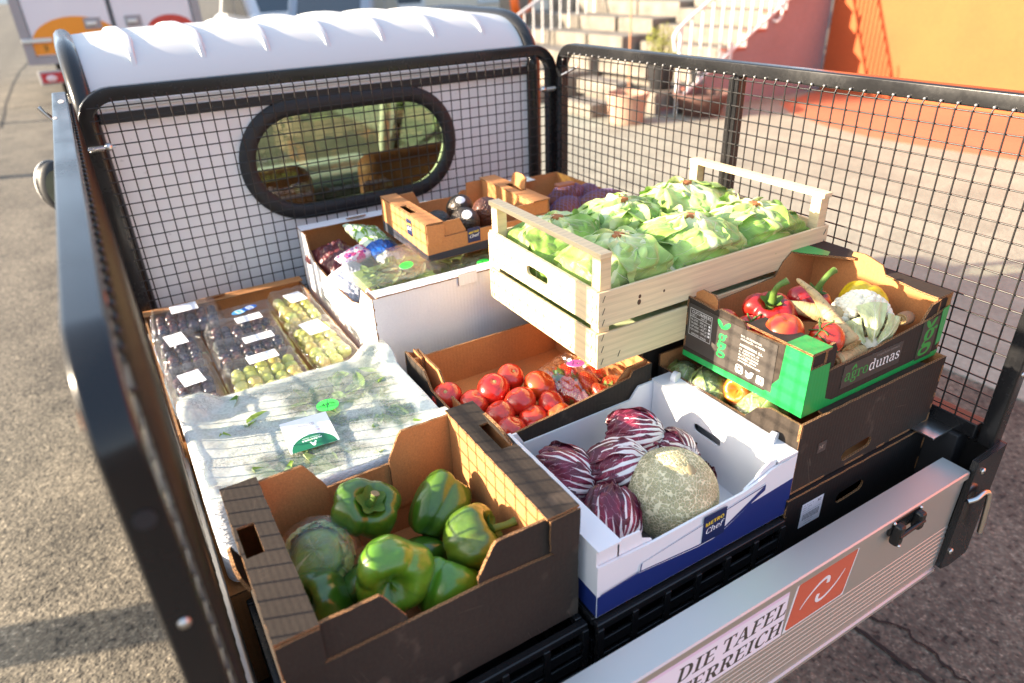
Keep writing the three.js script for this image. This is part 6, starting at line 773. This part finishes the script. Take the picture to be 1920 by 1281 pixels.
// ------------------------------------------------------------------ strawberries in a film bag
const berryTex = dtex(256, (u, v) => { const i = Math.floor(v * 16), x = (u * 18 + (i % 2) * 0.5) % 1, y = (v * 16) % 1, s = Math.hypot((x - 0.5) * 1.0, (y - 0.5) * 0.8) < 0.17; const t = 1 + 0.3 * (vfb(u, v, 4, 3) - 0.5); return s ? [0.86, 0.66, 0.28] : [0.78 * t, 0.10 * t, 0.075 * t]; }), berryMat = phy({ map: berryTex, roughness: 0.32, clearcoat: 0.5, clearcoatRoughness: 0.15, bumpMap: berryTex, bumpScale: -0.0012 }), berryLeaf = std({ color: L(0.14, 0.26, 0.05), roughness: 0.7 });
[['strawberry at the tied end of the film bag', [0.668, 1.092, 0.893], 0.021, [0.6, 0.4, 0.5]], ['strawberry beside the pink label', [0.69, 1.100, 0.90], 0.021, [1.8, 0.2, 0.3]], ['large strawberry in the middle of the film bag', [0.662, 1.093, 0.945], 0.024, [2.4, 0.3, 0.2]], ['strawberry below the pink label', [0.708, 1.092, 0.945], 0.022, [2.2, -0.4, -0.3]], ['strawberry near the white label', [0.742, 1.090, 0.925], 0.021, [1.9, 0.8, 0.4]], ['dark strawberry by the tailgate-side box wall', [0.71, 1.086, 0.99], 0.023, [2.3, 0.6, 0.1]], ['strawberry in the corner of the film bag', [0.752, 1.086, 0.972], 0.024, [1.2, 0.3, 1.3]], ['strawberry low at the wide end of the bag', [0.668, 1.076, 0.985], 0.022, [2.5, 0.1, 0.4]]].forEach(([lab, p, r, rot], i) => {
  const o = thing('strawberry', lab, 'strawberry', p, 'strawberries in the film bag'); o.rotation.set(...rot, 'YXZ'); part('flesh', surf(24, 20, (u, v) => { const a = u * 2 * PI, ph = PI * v, k = r * Math.pow(sin(ph), 0.8) * lerp(0.62, 1.02, sst(0.1, 0.8, v)) * (1 + 0.05 * sin(a * 2 + i)); return [k * cos(a), -cos(ph) * r * 1.2, k * sin(a)]; }, true), berryMat, o); const g = []; for (let k = 0; k < 7; k++) { const a = k * 0.9; g.push(surf(3, 5, (u, v) => { const s = u * 2 - 1, l = r * 0.85 * v, w = r * 0.22 * sin(PI * clamp(0.15 + v * 0.83)); return [cos(a) * l - sin(a) * s * w, r * 1.1 + 0.004 * sin(v * 4) - 0.004 * v * v, sin(a) * l + cos(a) * s * w]; })); } part('calyx', g, berryLeaf, o); part('stalk', tube([[0, r * 1.05, 0], [0.001, r * 1.3, 0.001], [0.003, r * 1.55, 0.002]], 0.0011, 6, 5), berryLeaf, o);
});
pillow('film_bag', 'clear crinkled film bag of strawberries with pink label', 'bag', [0.69, 1.094, 0.928], [-0.02, 0.33, 0.0], 0.145, 0.178, 0.066, M.filmClear, (o) => {
  const t = canvas(256, 256, (c) => { c.fillStyle = '#e06ac0'; c.fillRect(0, 0, 256, 256); c.fillStyle = '#37307a'; c.save(); c.translate(128, 92); c.rotate(-0.12); for (let i = 0; i < 9; i++) c.fillRect(-84 + i * 19, -10 + (i % 2) * 3, 13, 22); c.restore(); c.beginPath(); c.arc(128, 168, 24, 0, 7); c.fill(); c.fillStyle = '#f6e9f4'; c.beginPath(); c.arc(136, 172, 13, 0, 7); c.fill(); });
  const s = part('round_label', new THREE.CylinderGeometry(0.0185, 0.0185, 0.0006, 30), [M.paper, std({ map: t, roughness: 0.4 }), std({ map: t, roughness: 0.4 })], o); place(s, [0.0, 0.0415, 0.0], [0.1, 2.0, -0.06]);
  const t2 = canvas(256, 96, (c) => { c.fillStyle = '#f2eef0'; c.fillRect(0, 0, 256, 96); c.fillStyle = '#d0648c'; c.beginPath(); c.ellipse(80, 48, 60, 20, 0, 0, 7); c.fill(); c.fillStyle = '#2c4a86'; c.beginPath(); c.arc(210, 48, 26, 0, 7); c.fill(); c.fillStyle = '#fff'; c.beginPath(); c.arc(216, 50, 11, 0, 7); c.fill(); });
  decal('strip_label', o, t2, [0.03, 0.041, 0.022], [0.96, -0.05, -0.25], [-0.25, 0.1, -0.96], 0.036, 0.013); });

// ------------------------------------------------------------------ film-wrapped heads
function wrapped(label, pos, r, rot, group) { const o = thing('wrapped_lettuce', label, 'lettuce', pos, group); o.rotation.set(...rot, 'YXZ'); leafHead(o, r * 0.93, 8, letMat, letMat[2], { turn: R() * 6, half: 1.0, reach: 2.3, flare: 0.02, crumple: 0.13, ruffle: 0.08, tall: 0.85, nu: 24, nv: 26 }); part('film', surf(48, 30, (u, v) => { const th = u * 2 * PI, ph = PI * v, k = r * (1.1 + 0.06 * fbm(cos(th) * 3 + r * 80, v * 6, sin(th) * 3, 3) + 0.05 * Math.abs(noise.noise(cos(th) * 7, v * 11, sin(th) * 7))); return [k * sin(ph) * cos(th), -k * cos(ph) * 0.88, k * sin(ph) * sin(th)]; }, true), M.clear, o); }
wrapped('film wrapped lettuce among the green peppers', [0.087, 1.104, 1.13], 0.056, [0.4, 0.3, 0.3], 'film wrapped lettuce heads');
wrapped('film wrapped lettuce in the brown box, beside the orange pepper', [0.885, 1.108, 1.12], 0.05, [0.3, 1.3, 0.3], 'film wrapped lettuce heads');
wrapped('pale film wrapped lettuce in the brown box corner by the radicchio box', [0.89, 1.106, 1.235], 0.05, [1.4, 0.3, 1.6], 'film wrapped lettuce heads');
wrapped('film wrapped lettuce in the brown box corner under the wooden crate', [0.885, 1.1, 1.045], 0.042, [0.3, 2.3, 0.3], 'film wrapped lettuce heads');
pepper('orange bell pepper peeking out under the printed box', [0.892, 1.132, 1.18], [0.3, 0, 1.2], 0.03, 0.05, 4, 20.3, [[0.7, 0.2, 0.02], [0.75, 0.3, 0.04], [0.6, 0.12, 0.02]], null);

// ------------------------------------------------------------------ sweet potatoes in a purple net
{ const sm = std({ map: dtex(128, (u, v) => { const t = 0.95 + 0.35 * (vfb(u, v, 5, 4) - 0.5); return [0.50 * t, 0.31 * t, 0.27 * t]; }), bumpMap: potTex, bumpScale: 0.0015, roughness: 0.8 }); const spots = [[1.02, 1.262, 0.42, 0.07, 0.035, 0.5], [1.13, 1.268, 0.44, 0.075, 0.036, -0.2], [1.08, 1.272, 0.34, 0.07, 0.034, 0.3], [0.99, 1.25, 0.33, 0.06, 0.032, 1.0], [1.16, 1.255, 0.33, 0.06, 0.033, 0.8]];
  spots.forEach(([x, y, z, l, r, a], i) => { const m = single('sweet_potato', surf(26, 20, (u, v) => { const th = u * 2 * PI, ph = PI * v, k = r * Math.pow(sin(ph), 0.75) * (1 + 0.12 * noise.noise(cos(th) * 1.2 + i * 4, v * 4, sin(th) * 1.2)); return [-cos(ph) * l, k * cos(th), k * sin(th)]; }, true), sm, 'sweet potato in the purple net, ' + ['by the kraft avocado box', 'by the lettuce crate corner', 'in the middle of the net', 'at the tied end', 'at the cage side'][i], 'sweet potato', 'netted sweet potatoes'); place(m, [x, y, z], [0, a, 0.05]); });
  const g = [], hgt = (x, z) => { let y = 1.22; for (const [a, b, c, l, r, t] of spots) { const dx = x - a, dz = z - c, u = dx * cos(t) - dz * sin(t), w = dx * sin(t) + dz * cos(t), q = 1 - (u / l) ** 2 - (w / (r * 1.15)) ** 2; if (q > 0) y = Math.max(y, b + r * 1.06 * Math.sqrt(q)); } return y + 0.002; };
  for (const s of [1, -1]) for (let k = -26; k <= 26; k++) { const pts = []; for (let t = -0.16; t <= 0.161; t += 0.012) { const x = 1.08 + k * 0.0135 + s * t * 0.75, z = 0.385 + t; if (x < 0.93 || x > 1.228 || z < 0.25 || z > 0.5) continue; pts.push([x, hgt(x, z), z]); } if (pts.length > 3) g.push(tube(pts, 0.0008, pts.length * 2, 4)); }
  single('net_bag', g, std({ color: L(0.17, 0.11, 0.24), roughness: 0.6 }), 'purple net bag over the sweet potatoes', 'net bag'); single('net_fastener', RB(1.02, 1.075, 1.318, 1.326, 0.36, 0.385, 0.003), std({ color: L(0.32, 0.12, 0.06), roughness: 0.6 }), 'brown strip fastening the purple net bag', 'fastener'); }
// ------------------------------------------------------------------ courtyard: steps, walls, planters, vehicles
{
  const conc = std({ map: dtex(256, (u, v) => { const t = 0.45 + 0.24 * (vfb(u, v, 5, 5) - 0.48) + 0.08 * (vn(u * 90, v * 90, 90) - 0.5); return [t, t * 0.945, t * 0.865]; }, true, 0.9), roughness: 0.9, bumpMap: smudge, bumpScale: 0.006 });
  const wallTex = (r, g, b) => dtex(256, (u, v) => { const t = 1 + 0.14 * (vfb(u, v, 4, 5) - 0.48) + 0.05 * (vn(u * 100, v * 100, 100) - 0.5); return [r * t, g * t, b * t]; }, true, 2.2);
  const orange = std({ map: wallTex(0.66, 0.315, 0.155), roughness: 0.85, bumpMap: smudge, bumpScale: 0.004 }), mauve = std({ map: wallTex(0.57, 0.50, 0.51), roughness: 0.9, bumpMap: smudge, bumpScale: 0.004 }), trimM = std({ map: wallTex(0.60, 0.36, 0.30), roughness: 0.9 });
  const whitePaint = phy({ color: L(0.66, 0.65, 0.64), roughness: 0.4, clearcoat: 0.3 });
  // orange building
  const ob = thing('orange_building', 'orange rendered building wall beside the courtyard steps', 'building'); part('wall', B(9.95, 10.3, 0, 7, -5.42, 14), orange, ob); part('band', B(9.93, 9.95 - 0.001, 1.66, 1.7, -5.42, 14), std({ color: L(0.42, 0.12, 0.03), roughness: 0.9 }), ob);
  // paler sheet over the courtyard ground
  { const pv = new THREE.Shape(); [[3.3, 8], [3.36, 2], [3.25, -3], [3.3, -30], [9.9, -30], [9.9, 40], [3.3, 40]].forEach(([x, z], i) => (i ? pv.lineTo(x, -z) : pv.moveTo(x, -z))); pv.closePath(); const g = new THREE.ExtrudeGeometry(pv, { depth: 0.004, bevelEnabled: false }); g.rotateX(-PI / 2); struct(part('pale_ground', muv(g), std({ map: dtex(512, (u, v) => { const q = asphaltFn(u, v), t = 0.56 + 0.16 * (q.b - 0.5) + 0.12 * (q.g * q.g2 - 0.25); return [t, t, t * 0.90]; }, true, 2.1), bumpMap: asphaltBump, bumpScale: 0.003, roughness: 0.92 }))); }
  // painted apron
  const ap = new THREE.Shape(); [[9.94, 5.4], [8.55, 5.0], [8.1, 4.45], [7.72, 3.6], [7.58, 2.9], [7.62, 2.1], [7.75, 1.3], [8.2, -2], [9.94, -8]].forEach(([x, z], i) => (i ? ap.lineTo(x, z) : ap.moveTo(x, z))); ap.closePath();
  const apg = new THREE.ExtrudeGeometry(ap, { depth: 0.006, bevelEnabled: false }); apg.rotateX(-PI / 2); struct(part('painted_apron', muv(apg), std({ map: wallTex(0.70, 0.43, 0.31), roughness: 0.9, bumpMap: asphaltBump, bumpScale: 0.003 })));
  // stair block: sawtooth side wall and steps
  const st = thing('courtyard_steps', 'pale concrete steps rising beside a mauve side wall', 'steps'); const N = 9, sx = 6.72, run = 0.375, rise = 0.2165, y1 = 0.108;
  const saw = [[sx, 0]]; for (let i = 0; i < N; i++) { saw.push([sx + i * run, y1 + i * rise - 0.04], [sx + (i + 1) * run, y1 + i * rise - 0.04]); } saw.push([9.949, y1 + (N - 1) * rise - 0.04], [9.949, 0]); part('side_wall', panel('z', -5.45, 1, saw, 0.12), [mauve, mauve, mauve], st);
  for (let i = 0; i < N; i++) { const x = sx + i * run; part('step', RB(x - 0.012, i === N - 1 ? 9.948 : x + run + 0.02, i ? y1 + (i - 1) * rise + 0.002 : 0, y1 + i * rise, -7.3, -5.575, 0.012), conc, st); part('tread_edge', RB(x - 0.012, Math.min(x + run, 9.948), y1 + i * rise - 0.04, y1 + i * rise - 0.002, -5.57, -5.44, 0.006), i % 1 ? conc : trimM, st); }
  // stone seating blocks on the far side of the steps
  const sb = thing('stone_seating', 'stepped pale stone seating blocks beside the courtyard steps', 'seating'); const lev = [[5.9, 0.2, 0], [6.35, 0.4, 0.3], [6.9, 0.62, 0.9], [7.5, 0.84, 1.2], [8.1, 1.06, 1.5], [8.7, 1.28, 1.8]];
  lev.forEach(([x, y, o], i) => { let z = -7.34; while (z > -11.4 + i * 0.1) { const w = rr(0.75, 1.1); part('stone_block', RB(x + rr(-0.04, 0.04), x + 0.85, i ? lev[i - 1][1] - 0.03 : 0, y, z - w, z - 0.02, 0.02), conc, sb); z -= w; } });
  lev.forEach(([x, y], i) => { if (i < 3) part('stone_block', RB(x - 0.05 + i * 0.1, x + 0.36, i ? lev[i - 1][1] - 0.03 : 0, y - 0.02, -6.6 - i * 0.4, -5.9 - i * 0.15, 0.02), conc, sb); });
  // hand rails
  const rail = (label, z, x0, slope, n, dy) => { const o = thing('hand_rail', label, 'hand rail', [0, 0, 0], 'white steel hand rails'); const f = (x) => 0.02 + dy + (x - x0) * slope; const r = 0.022;
    part('top_rail', tube([[x0 - 0.06, f(x0) + 0.82, z], [x0 - 0.1, f(x0) + 1.0, z], [x0, f(x0) + 1.1, z], [x0 + 1.4, f(x0 + 1.4) + 1.08, z], [x0 + 3.1, f(x0 + 3.1) + 1.08, z]], r, 60, 8), whitePaint, o); part('bottom_rail', rod([x0, f(x0) + 0.17, z], [x0 + 3.1, f(x0 + 3.1) + 0.17, z], r * 0.9, 8), whitePaint, o);
    for (let i = 0; i < n; i++) { const x = x0 + 0.02 + i * 3.1 / n; part('baluster', rod([x, f(x) + 0.17, z], [x, f(x) + 1.08, z], 0.014, 8), whitePaint, o); } for (const k of [0, 0.95, 1.9]) { const x = x0 + 0.02 + k; part('post', k ? tube([[x, f(x) + 0.3, z], [x, f(x) + 0.08, z], [x - 0.01, f(x) - 0.02, z - 0.02], [x - 0.06, f(x) - 0.05, z - 0.03], [x - 0.1, f(x) - 0.03, z - 0.09]], 0.02, 20, 8) : rod([x, 0, z], [x, f(x) + 1.08, z], 0.026, 8), whitePaint, o); } };
  rail('white steel hand rail along the mauve side wall', -5.38, 6.88, 0.575, 17, -0.02);
  rail('white steel hand rail between the stone seating and the round column', -9.6, 6.9, 0.5, 16, -0.05);
  // terracotta pots, shrub
  const terra = std({ map: wallTex(0.66, 0.53, 0.45), roughness: 0.9, bumpMap: smudge, bumpScale: 0.004 }), soil = std({ color: L(0.05, 0.035, 0.025), roughness: 1 }), lathe = (p) => new THREE.LatheGeometry(p.map(([a, b]) => new THREE.Vector2(a, b)), 40);
  const pot = thing('terracotta_pot', 'large pale terracotta pot at the foot of the steps, nearly empty', 'pot', [6.06, 0, -5.40]); pot.scale.setScalar(0.8); part('shell', lathe([[0, 0.02], [0.25, 0], [0.28, 0.02], [0.315, 0.3], [0.32, 0.40], [0.345, 0.41], [0.35, 0.47], [0.33, 0.48], [0.30, 0.475], [0.285, 0.4], [0.28, 0.38]]), terra, pot); part('soil', new THREE.CircleGeometry(0.285, 30).rotateX(-PI / 2).translate(0, 0.385, 0), soil, pot); part('stake', rod([0.02, 0.36, 0], [0.2, 1.9, -0.25], 0.013, 6), std({ color: L(0.42, 0.2, 0.1), roughness: 0.8 }), pot);
  const p2 = thing('plant_pot', 'dark plastic pot with a yellow green shrub by the hand rail post', 'plant pot', [6.9, 0, -5.72]); part('shell', lathe([[0, 0.3], [0.14, 0.3], [0.2, 0.62], [0.215, 0.62], [0.2, 0.58]]), M.blackMatt, p2);
  { const g = []; for (let i = 0; i < 900; i++) { const a = rr(0, 6.3), q = rr(-1, 1), k = Math.cbrt(R()), l = 0.05, f = surf(1, 2, (u, v) => [(u - 0.5) * 0.02 * (1 - v), 0, v * l]); f.rotateX(rr(-1.6, 0.4)); f.rotateY(rr(0, 6.3)); f.translate(k * 0.25 * cos(a) * Math.sqrt(1 - q * q), 0.86 + k * 0.27 * q, k * 0.25 * sin(a) * Math.sqrt(1 - q * q)); g.push(f); } part('foliage', g, std({ color: L(0.20, 0.21, 0.03), roughness: 0.8 }), p2).userData.kind = 'stuff'; part('stem', rod([0, 0.55, 0], [0, 0.9, 0], 0.02, 6), soil, p2); part('pot_stand', B(-0.3, 0.3, 0, 0.3, -0.25, 0.25), conc, p2); }
  const p3 = thing('planter_bowl', 'low terracotta bowl between hand rail post and mauve wall', 'pot', [7.15, 0, -5.15]); part('shell', lathe([[0, 0.01], [0.24, 0], [0.36, 0.24], [0.39, 0.25], [0.39, 0.3], [0.35, 0.3], [0.33, 0.22], [0, 0.2]]), std({ map: wallTex(0.40, 0.29, 0.26), roughness: 0.9 }), p3); part('soil', new THREE.CircleGeometry(0.33, 24).rotateX(-PI / 2).translate(0, 0.225, 0), soil, p3);
  // pale column with an orange ring, timber slats behind the far rail, white shop front
  const col = thing('round_column', 'pale round stone column with an orange ring hung on it', 'column', [8.15, 0, -11.6]); part('shaft', lathe([[0.42, 0], [0.40, 0.1], [0.37, 0.4], [0.34, 1.2], [0.33, 3.6]]), conc, col); part('orange_ring', new THREE.TorusGeometry(0.33, 0.085, 12, 40).rotateY(0.6).translate(-0.12, 1.28, 0.42), std({ color: L(0.75, 0.13, 0.01), roughness: 0.5 }), col);
  const plank = std({ map: woodMap, color: L(0.45, 0.22, 0.12), roughness: 0.75 }); const bench = thing('timber_bench', 'brown timber slat bench beside the round column', 'bench', [9.4, 0, -12.3]); for (let i = 0; i < 5; i++) part('slat', RB(-0.9, 1.2, 0.1 + i * 0.16, 0.22 + i * 0.16, -0.05, 0.02, 0.01), plank, bench); part('seat', RB(-0.9, 1.2, 0.40, 0.46, 0.02, 0.5, 0.01), plank, bench); for (const x of [-0.8, 1.1]) part('leg', B(x - 0.04, x + 0.04, 0, 0.9, -0.1, -0.055), soil, bench);
  const shop = thing('white_building', 'white rendered building beyond the round column', 'building'); const sw = std({ map: wallTex(0.86, 0.80, 0.72), roughness: 0.9 }); part('wall', B(5.5, 22, 0, 6, -17.5, -17.1), sw, shop); for (let i = 0; i < 4; i++) { const x = 7 + i * 3.2, w = part('window', RB(x, x + 1.6, 1.0, 2.6, -17.13, -17.05, 0.02), whitePaint, shop); part('pane', B(x + 0.12, x + 1.48, 1.12, 2.48, -17.049, -17.04), phy({ color: L(0.06, 0.08, 0.1), roughness: 0.1, clearcoat: 1 }), w); } part('plinth', B(5.5, 22, 0, 0.5, -17.098, -17.04), conc, shop);

  // delivery truck at the roadside
  const dt = thing('delivery_truck', 'white box delivery truck seen from behind with orange and red half discs', 'delivery truck', [0.75, 0, -13]); const wht = phy({ color: L(0.66, 0.65, 0.67), roughness: 0.35, clearcoat: 0.3 }), grey = std({ color: L(0.30, 0.29, 0.29), roughness: 0.6 });
  part('box_body', B(-1.3, 1.45, 0.78, 3.4, -5.5, -0.06), wht, dt); part('rear_frame', [B(-1.4, -1.26, 0.68, 3.4, -0.06, 0.02), B(1.36, 1.5, 0.68, 3.4, -0.06, 0.02), B(-1.26, 1.36, 0.68, 0.80, -0.06, 0.03)], grey, dt); part('door_seam', B(-0.012 + 0.04, 0.012 + 0.04, 0.8, 3.4, -0.0599, 0.012), M.rubber, dt);
  for (const [x, w] of [[-0.62, 1.24], [0.70, 1.26]]) part('rear_door', RB(x - w / 2, x + w / 2, 0.81, 3.4, -0.0595, -0.002, 0.01), wht, dt);
  const disc = (x, r, col, y0) => { const s = new THREE.Shape(); const P = []; for (let i = 0; i <= 40; i++) { const a = PI * i / 40; P.push([x + r * cos(a), y0 + 0.62 * r * sin(a) + 0.14]); } s.moveTo(x - r, y0); s.lineTo(x + r, y0); P.forEach((p) => s.lineTo(...p)); s.closePath(); return new THREE.ExtrudeGeometry(s, { depth: 0.003, bevelEnabled: false }).translate(0, 0, -0.0005); };
  part('orange_half_disc', disc(-0.57, 0.685, 0, 0.83), std({ color: L(0.74, 0.27, 0.012), roughness: 0.45 }), dt); part('red_half_disc', disc(0.95, 0.4, 0, 0.95), std({ color: L(0.5, 0.05, 0.03), roughness: 0.45 }), dt);
  const three = canvas(64, 96, (c) => { c.fillStyle = '#cf8a1e'; c.fillRect(0, 0, 64, 96); c.fillStyle = '#3a2a10'; c.font = 'bold 84px sans-serif'; c.fillText('3', 10, 78); }); decal('number', dt, three, [-1.08, 0.93, 0.003], [1, 0, 0], [0, 1, 0], 0.085, 0.13);
  for (const x of [-0.28, 0.36]) { const h = grp('door_latch', dt); part('latch_plate', RB(x - 0.13, x + 0.13, 1.18, 1.36, -0.002, 0.02, 0.01), grey, h); part('latch_handle', RB(x - 0.1, x + 0.06, 1.24, 1.3, 0.02, 0.06, 0.01), M.steel, h); } part('hinge', RB(-1.4, -0.95, 1.02, 1.09, 0.02, 0.05, 0.01), M.steel, dt);
  for (const x of [-1.02, 1.05]) { const l = grp('tail_light', dt); part('housing', RB(x - 0.3, x + 0.3, 0.36, 0.58, -0.04, 0.05, 0.02), grey, l); part('red_lens', RB(x - 0.26, x + 0.26, 0.39, 0.55, 0.05, 0.062, 0.01), phy({ color: L(0.45, 0.02, 0.03), roughness: 0.2, clearcoat: 1 }), l); part('clear_lens', new THREE.SphereGeometry(0.06, 14, 10).scale(1.4, 0.9, 0.3).translate(x - 0.12, 0.46, 0.06), phy({ color: L(0.7, 0.55, 0.55), roughness: 0.2, clearcoat: 1 }), l); }
  part('number_plate', RB(-0.95, -0.4, 0.22, 0.33, 0.0, 0.012, 0.004), std({ color: L(0.12, 0.25, 0.6), roughness: 0.4 }), dt); part('underframe', B(-0.9, 1.0, 0.38, 0.72, -5, -0.1), M.blackMatt, dt); for (const x of [-0.9, 1.05]) part('wheel', new THREE.CylinderGeometry(0.4, 0.4, 0.28, 28).rotateZ(PI / 2).translate(x, 0.4, -1.4), M.rubber, dt);

  // parked cars and an open market stall far behind the cab
  function car(label, pos, rot, paint) { const o = thing('parked_car', label, 'car', pos, 'cars parked behind the pickup'); o.rotation.y = rot; const P = phy({ color: paint, roughness: 0.3, clearcoat: 0.8, clearcoatRoughness: 0.08 });
    const prof = [[-2.1, 0.3], [-2.12, 0.75], [-2.0, 1.0], [-1.6, 1.08], [-1.3, 1.5], [-0.5, 1.62], [0.6, 1.58], [1.25, 1.05], [2.0, 0.92], [2.12, 0.6], [2.1, 0.3]]; const s = new THREE.Shape(prof.map(([a, b]) => new THREE.Vector2(a, b))); part('body', new THREE.ExtrudeGeometry(s, { depth: 1.5, bevelEnabled: true, bevelSize: 0.1, bevelThickness: 0.12, bevelSegments: 4 }).translate(0, 0, -0.75), P, o);
    const gm = phy({ color: L(0.03, 0.04, 0.05), roughness: 0.06, clearcoat: 1 }); for (const z of [-0.876, 0.872]) part('side_window', [panel('z', z, 1, [[-1.38, 1.1], [-1.2, 1.44], [-0.4, 1.54], [-0.4, 1.1]], 0.004), panel('z', z, 1, [[-0.32, 1.1], [-0.32, 1.54], [0.55, 1.5], [1.05, 1.1]], 0.004)], gm, o); part('rear_screen', surf(2, 2, (u, v) => [lerp(-1.69, -1.39, v), lerp(1.16, 1.55, v), (u - 0.5) * 1.3]), gm, o); for (const z of [-0.68, 0.68]) part('tail_light', RB(-2.24, -2.1, 0.8, 1.02, z - 0.16, z + 0.16, 0.03), phy({ color: L(0.5, 0.02, 0.015), roughness: 0.15, clearcoat: 1 }), o);
    for (const [x, z] of [[-1.3, -0.8], [-1.3, 0.8], [1.35, -0.8], [1.35, 0.8]]) part('wheel', new THREE.TorusGeometry(0.24, 0.1, 10, 28).translate(x, 0.34, z), M.rubber, o); return o; }
  car('white parked car with red tail lamp beside the delivery truck', [4.5, 0, -17.5], PI / 2 + 0.05, L(0.72, 0.70, 0.70)); car('blue grey parked car with dark windows', [5.6, 0, -14.5], PI / 2 - 0.6, L(0.22, 0.27, 0.33));
}
const CRACKS = [[[[1.60, 0.95], [1.64, 1.1], [1.673, 1.165], [1.713, 1.274], [1.695, 1.385], [1.69, 1.465], [1.72, 1.7]], 0.012], [[[1.55, 1.0], [1.588, 1.159], [1.604, 1.327], [1.614, 1.417], [1.6, 1.7]], 0.02], [[[-0.9, -26], [-1.21, -20.1], [-1.26, -16.6], [-1.254, -14], [-1.21, -11.2]], 0.06], [[[-3, -13.2], [-1.2, -13.4], [0.4, -13.3]], 0.05], [[[-3.5, -17.6], [-1.2, -17.2], [0, -17.4]], 0.07]];
// posts beside the road on the sunny side: their shadows lie across the asphalt
{ const pm = std({ color: L(0.22, 0.21, 0.2), roughness: 0.7 });
  for (const [x, z, r, h, lab] of [[-2.5, -0.88, 0.088, 0.95, 'stout grey bollard beside the pickup'], [-4.2, -8.75, 0.09, 1.25, 'grey bollard further along the road'], [-4.6, -12.95, 0.06, 1.3, 'slim grey bollard at the end of the row']]) { const o = thing('bollard', lab, 'bollard', [x, 0, z], 'bollards along the road'); part('shaft', new THREE.CylinderGeometry(r, r, h, 24).translate(0, h / 2, 0), pm, o); part('cap', new THREE.SphereGeometry(r * 1.02, 24, 8, 0, 2 * PI, 0, PI / 2).scale(1, 0.5, 1).translate(0, h, 0), pm, o); } }
// cracks and a darker seam in the asphalt behind the tailgate
{ const cm = std({ color: L(0.016, 0.013, 0.011), roughness: 0.95 }), strip = (pts, w) => { const n = pts.length - 1; return surf(1, n * 6, (u, v) => { const t = v * n, i = Math.min(n - 1, Math.floor(t)), f = t - i, a = pts[i], b = pts[i + 1], dx = b[0] - a[0], dz = b[1] - a[1], l = Math.hypot(dx, dz), k = w * (0.6 + 0.8 * Math.abs(noise.noise(t * 5, w * 99, 0))) * (u - 0.5), j = 0.03 * noise.noise(t * 3.3, 4, w * 50); return [lerp(a[0], b[0], f) - dz / l * (k + j), 0.004, lerp(a[1], b[1], f) + dx / l * (k + j)]; }); };
  CRACKS.forEach(([pts, w]) => struct(part('road_crack', strip(pts, w), cm))); }
// ------------------------------------------------------------------ ground
{
  const am = std({ map: asphaltMap, bumpMap: asphaltBump, bumpScale: 0.004, roughness: 0.92, vertexColors: true });
  const g = surf(120, 120, (u, v) => { const f = (t) => { const s = t * 2 - 1; return Math.sign(s) * (6 * Math.abs(s) + 114 * Math.pow(Math.abs(s), 4)); }; const x = 1 + f(u), z = f(v); const k = 1 + 0.35 * fbm(x * 0.35, 3, z * 0.35, 4) + 0.15 * fbm(x * 2, 7, z * 2, 3); return [x, 0, z, k * 0.9, k * 0.9, k * 0.9]; }, false, true);
  const p = g.attributes.position, uv = g.attributes.uv; for (let i = 0; i < p.count; i++) uv.setXY(i, p.getX(i), p.getZ(i));
  const idx = g.index.array; for (let i = 0; i < idx.length; i += 3) { const t = idx[i]; idx[i] = idx[i + 1]; idx[i + 1] = t; } g.computeVertexNormals();
  struct(part('ground', g, am));
}
// each group stands at the base of its thing
for (const o of scene.children) if (o.isGroup && o.position.lengthSq() === 0 && o.children.length) {
  const b = new THREE.Box3().setFromObject(o); const c = b.getCenter(V(0, 0, 0)); c.y = b.min.y; o.position.copy(c); for (const k of o.children) k.position.sub(c);
}
renderer.render(scene, camera);
